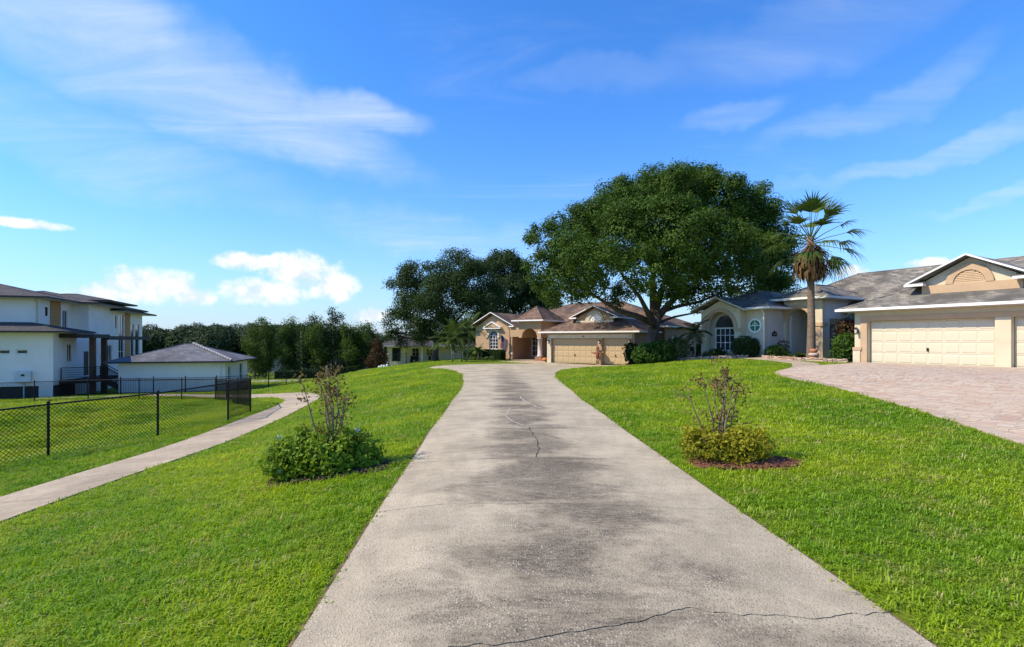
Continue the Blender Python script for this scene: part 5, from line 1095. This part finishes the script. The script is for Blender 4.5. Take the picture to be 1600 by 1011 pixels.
# ------------------------------------------------------------------ grass blades
def tuft(name, n, h, wd, spread, seed):
    r = np.random.default_rng(seed); V = []; F = []
    for k in range(n):
        a = r.uniform(0, 2*math.pi); b0 = np.array((r.normal(0, spread), r.normal(0, spread), -.01)); L = h*r.uniform(.5,1.15); e = r.uniform(.25,1.25); d = np.array((math.cos(a), math.sin(a), 0)); s = np.array((-d[1], d[0], 0))*wd*r.uniform(.6,1.1); i = len(V)
        p1 = b0 + d*L*.28*e + np.array((0,0,L*.55)); p2 = b0 + d*L*.85*e + np.array((0,0,L*(.85-.35*e)))
        V += [b0-s*.5, b0+s*.5, p1+s*.5, p1-s*.5, p2]; F += [(i,i+1,i+2,i+3),(i+3,i+2,i+4)]
    me = bpy.data.meshes.new(name); me.from_pydata([tuple(v) for v in V], [], F); me.update(); me.materials.append(M_blade); return me
def blade_material():
    m = bpy.data.materials.new('grass_blade'); m.use_nodes = True; t = NT(m.node_tree); p = t.n['Principled BSDF']; out = t.n['Material Output']
    g = t.new('ShaderNodeNewGeometry').outputs['Position']; rd = t.new('ShaderNodeObjectInfo').outputs['Random']
    c = t.mix(t.smooth(t.noise(g, .35, 4, .6), .35, .68), (.2, .36, .006), (.44, .54, .01))
    c = t.mix(t.m('MULTIPLY', t.smooth(t.noise(g, 1.6, 4, .65), .5, .72), .6), c, (.42, .42, .06))
    c = t.mix(t.m('MULTIPLY', t.smooth(t.noise(g, .85, 5, .7), .6, .74), .4), c, (.42, .34, .1))
    c = t.mix(t.m('MULTIPLY', rd, .42), c, (.07, .17, .006)); c = t.mix(t.smooth(rd, .93, .99), c, (.5, .44, .16))
    t.l.new(c, p.inputs['Base Color']); p.inputs['Roughness'].default_value = .5; p.inputs['Specular IOR Level'].default_value = .3
    tr = t.new('ShaderNodeBsdfTranslucent', {'Color': t.mix(1.0, c, (1.3, 1.2, .6), 'MULTIPLY')}); mx = t.new('ShaderNodeMixShader', {0: .38, 1: p.outputs[0], 2: tr.outputs[0]}); t.l.new(mx.outputs[0], out.inputs[0]); return m
M_blade = blade_material()
def grass(name, label, tuftmesh, zones, seed):
    r = np.random.default_rng(seed); X = []; Y = []; SC = []
    for y0, y1, dens, sc_ in zones:
        xm = y1*1.2 + 3; n = int((y1-y0)*2*xm*dens); x = r.uniform(-xm, xm, n); y = r.uniform(y0, y1, n); k = np.abs(x) < y*1.12 + 2.2; X.append(x[k]); Y.append(y[k]); SC.append(np.full(k.sum(), sc_))
    X = np.concatenate(X); Y = np.concatenate(Y); SC = np.concatenate(SC)*r.uniform(.7,1.2,len(X)); P = np.c_[X, Y]
    lx = np.where(Y < 27, np.interp(Y, LE[:, 1], LE[:, 0]), np.interp(Y, [q[1] for q in AL], [q[0] for q in AL])); rx = np.where(Y < 27, np.interp(Y, RE[:, 1], RE[:, 0]), np.interp(Y, [q[1] for q in AR], [q[0] for q in AR]))
    keep = ~((X > lx - .015) & (X < rx + .015)); dm = np.full(len(X), 9.)
    for i in range(0, len(PATH), 2): dm = np.minimum(dm, np.hypot(X-PATH[i, 0]-.13, Y-PATH[i, 1]+.08))
    keep &= dm > .8; keep &= ~inside(P, POLY) & ~((X > 16) & (Y > 26)) & (np.hypot((X+2.42)/.76, (Y-6.88)/.36) > 1) & (np.hypot((X-2.98)/.66, (Y-6.64)/.32) > 1)
    a = math.atan2(-.873, .487); lxh = (X-17.56)*math.cos(a) + (Y-26.4)*math.sin(a); lyh = -(X-17.56)*math.sin(a) + (Y-26.4)*math.cos(a); keep &= ~((lyh > -2.1) & (lxh > -12)); keep &= ~inside(P, np.array([(10.3,19.7),(11.8,19.2),(13.4,22),(15.2,25.3),(15.9,29),(13.6,32.4),(13.6,29),(13.6,25.7),(11.8,22.3)]))
    a2 = R(-33.9); lx2 = (X-3.46)*math.cos(a2) + (Y-45.2)*math.sin(a2); ly2 = -(X-3.46)*math.sin(a2) + (Y-45.2)*math.cos(a2); keep &= ~((ly2 > .6) & (lx2 > -11.5)); keep &= ~((Y > 38.2) & (X > -5.7) & (ly2 > -4.6) & (lx2 > -6.2))
    X, Y, SC = X[keep], Y[keep], SC[keep]; Z = gz(X, Y)
    b_ = sst(-X, 12.5, 15)*(1-sst(-X, 36, 42))*sst(Y, 9, 12)*(1-sst(Y, 27, 30)); Z = Z + b_*np.sin(X*1.9+np.sin(Y*1.3))*np.sin(Y*1.6+X*.4)*.035*5
    me = bpy.data.meshes.new(name); me.vertices.add(len(X)); me.vertices.foreach_set('co', np.c_[X, Y, Z].astype(np.float32).ravel())
    me.attributes.new('size', 'FLOAT', 'POINT').data.foreach_set('value', SC.astype(np.float32)); me.attributes.new('turn', 'FLOAT', 'POINT').data.foreach_set('value', r.uniform(0, 6.283, len(X)).astype(np.float32)); me.update()
    o = link(name, me, M_blade); tag(o, label, 'grass', kind='stuff')
    ng = bpy.data.node_groups.new(name, 'GeometryNodeTree'); ng.interface.new_socket('Geometry', in_out='INPUT', socket_type='NodeSocketGeometry'); ng.interface.new_socket('Geometry', in_out='OUTPUT', socket_type='NodeSocketGeometry'); t = NT(ng)
    gi = t.new('NodeGroupInput'); go = t.new('NodeGroupOutput'); src = bpy.data.objects.new(name + '_blade_source', tuftmesh)
    oi = t.new('GeometryNodeObjectInfo', {'Object': src}); ip = t.new('GeometryNodeInstanceOnPoints'); sz = t.new('GeometryNodeInputNamedAttribute', data_type='FLOAT'); sz.inputs[0].default_value = 'size'; tn = t.new('GeometryNodeInputNamedAttribute', data_type='FLOAT'); tn.inputs[0].default_value = 'turn'
    cz = t.new('ShaderNodeCombineXYZ', {2: tn.outputs[0]}); t.l.new(gi.outputs[0], ip.inputs['Points']); t.l.new(oi.outputs['Geometry'], ip.inputs['Instance']); t.l.new(cz.outputs[0], ip.inputs['Rotation']); t.l.new(sz.outputs[0], ip.inputs['Scale']); t.l.new(ip.outputs[0], go.inputs[0])
    md = o.modifiers.new('blades', 'NODES'); md.node_group = ng
grass('lawn_grass', 'short bright green lawn grass on both sides of the driveway', tuft('tuft_a', 14, .068, .0088, .045, 1), [(.6,4.5,230,1.0),(4.5,9,160,1.15),(9,16,80,1.5),(16,28,36,1.9),(28,46,17,2.2),(46,64,8,2.8)], 81)
grass('long_grass', 'longer loose grass blades standing out of the lawn', tuft('tuft_b', 7, .12, .0085, .03, 2), [(.6,4.5,34,1.0),(4.5,9,20,1.1),(9,16,9,1.3)], 82)
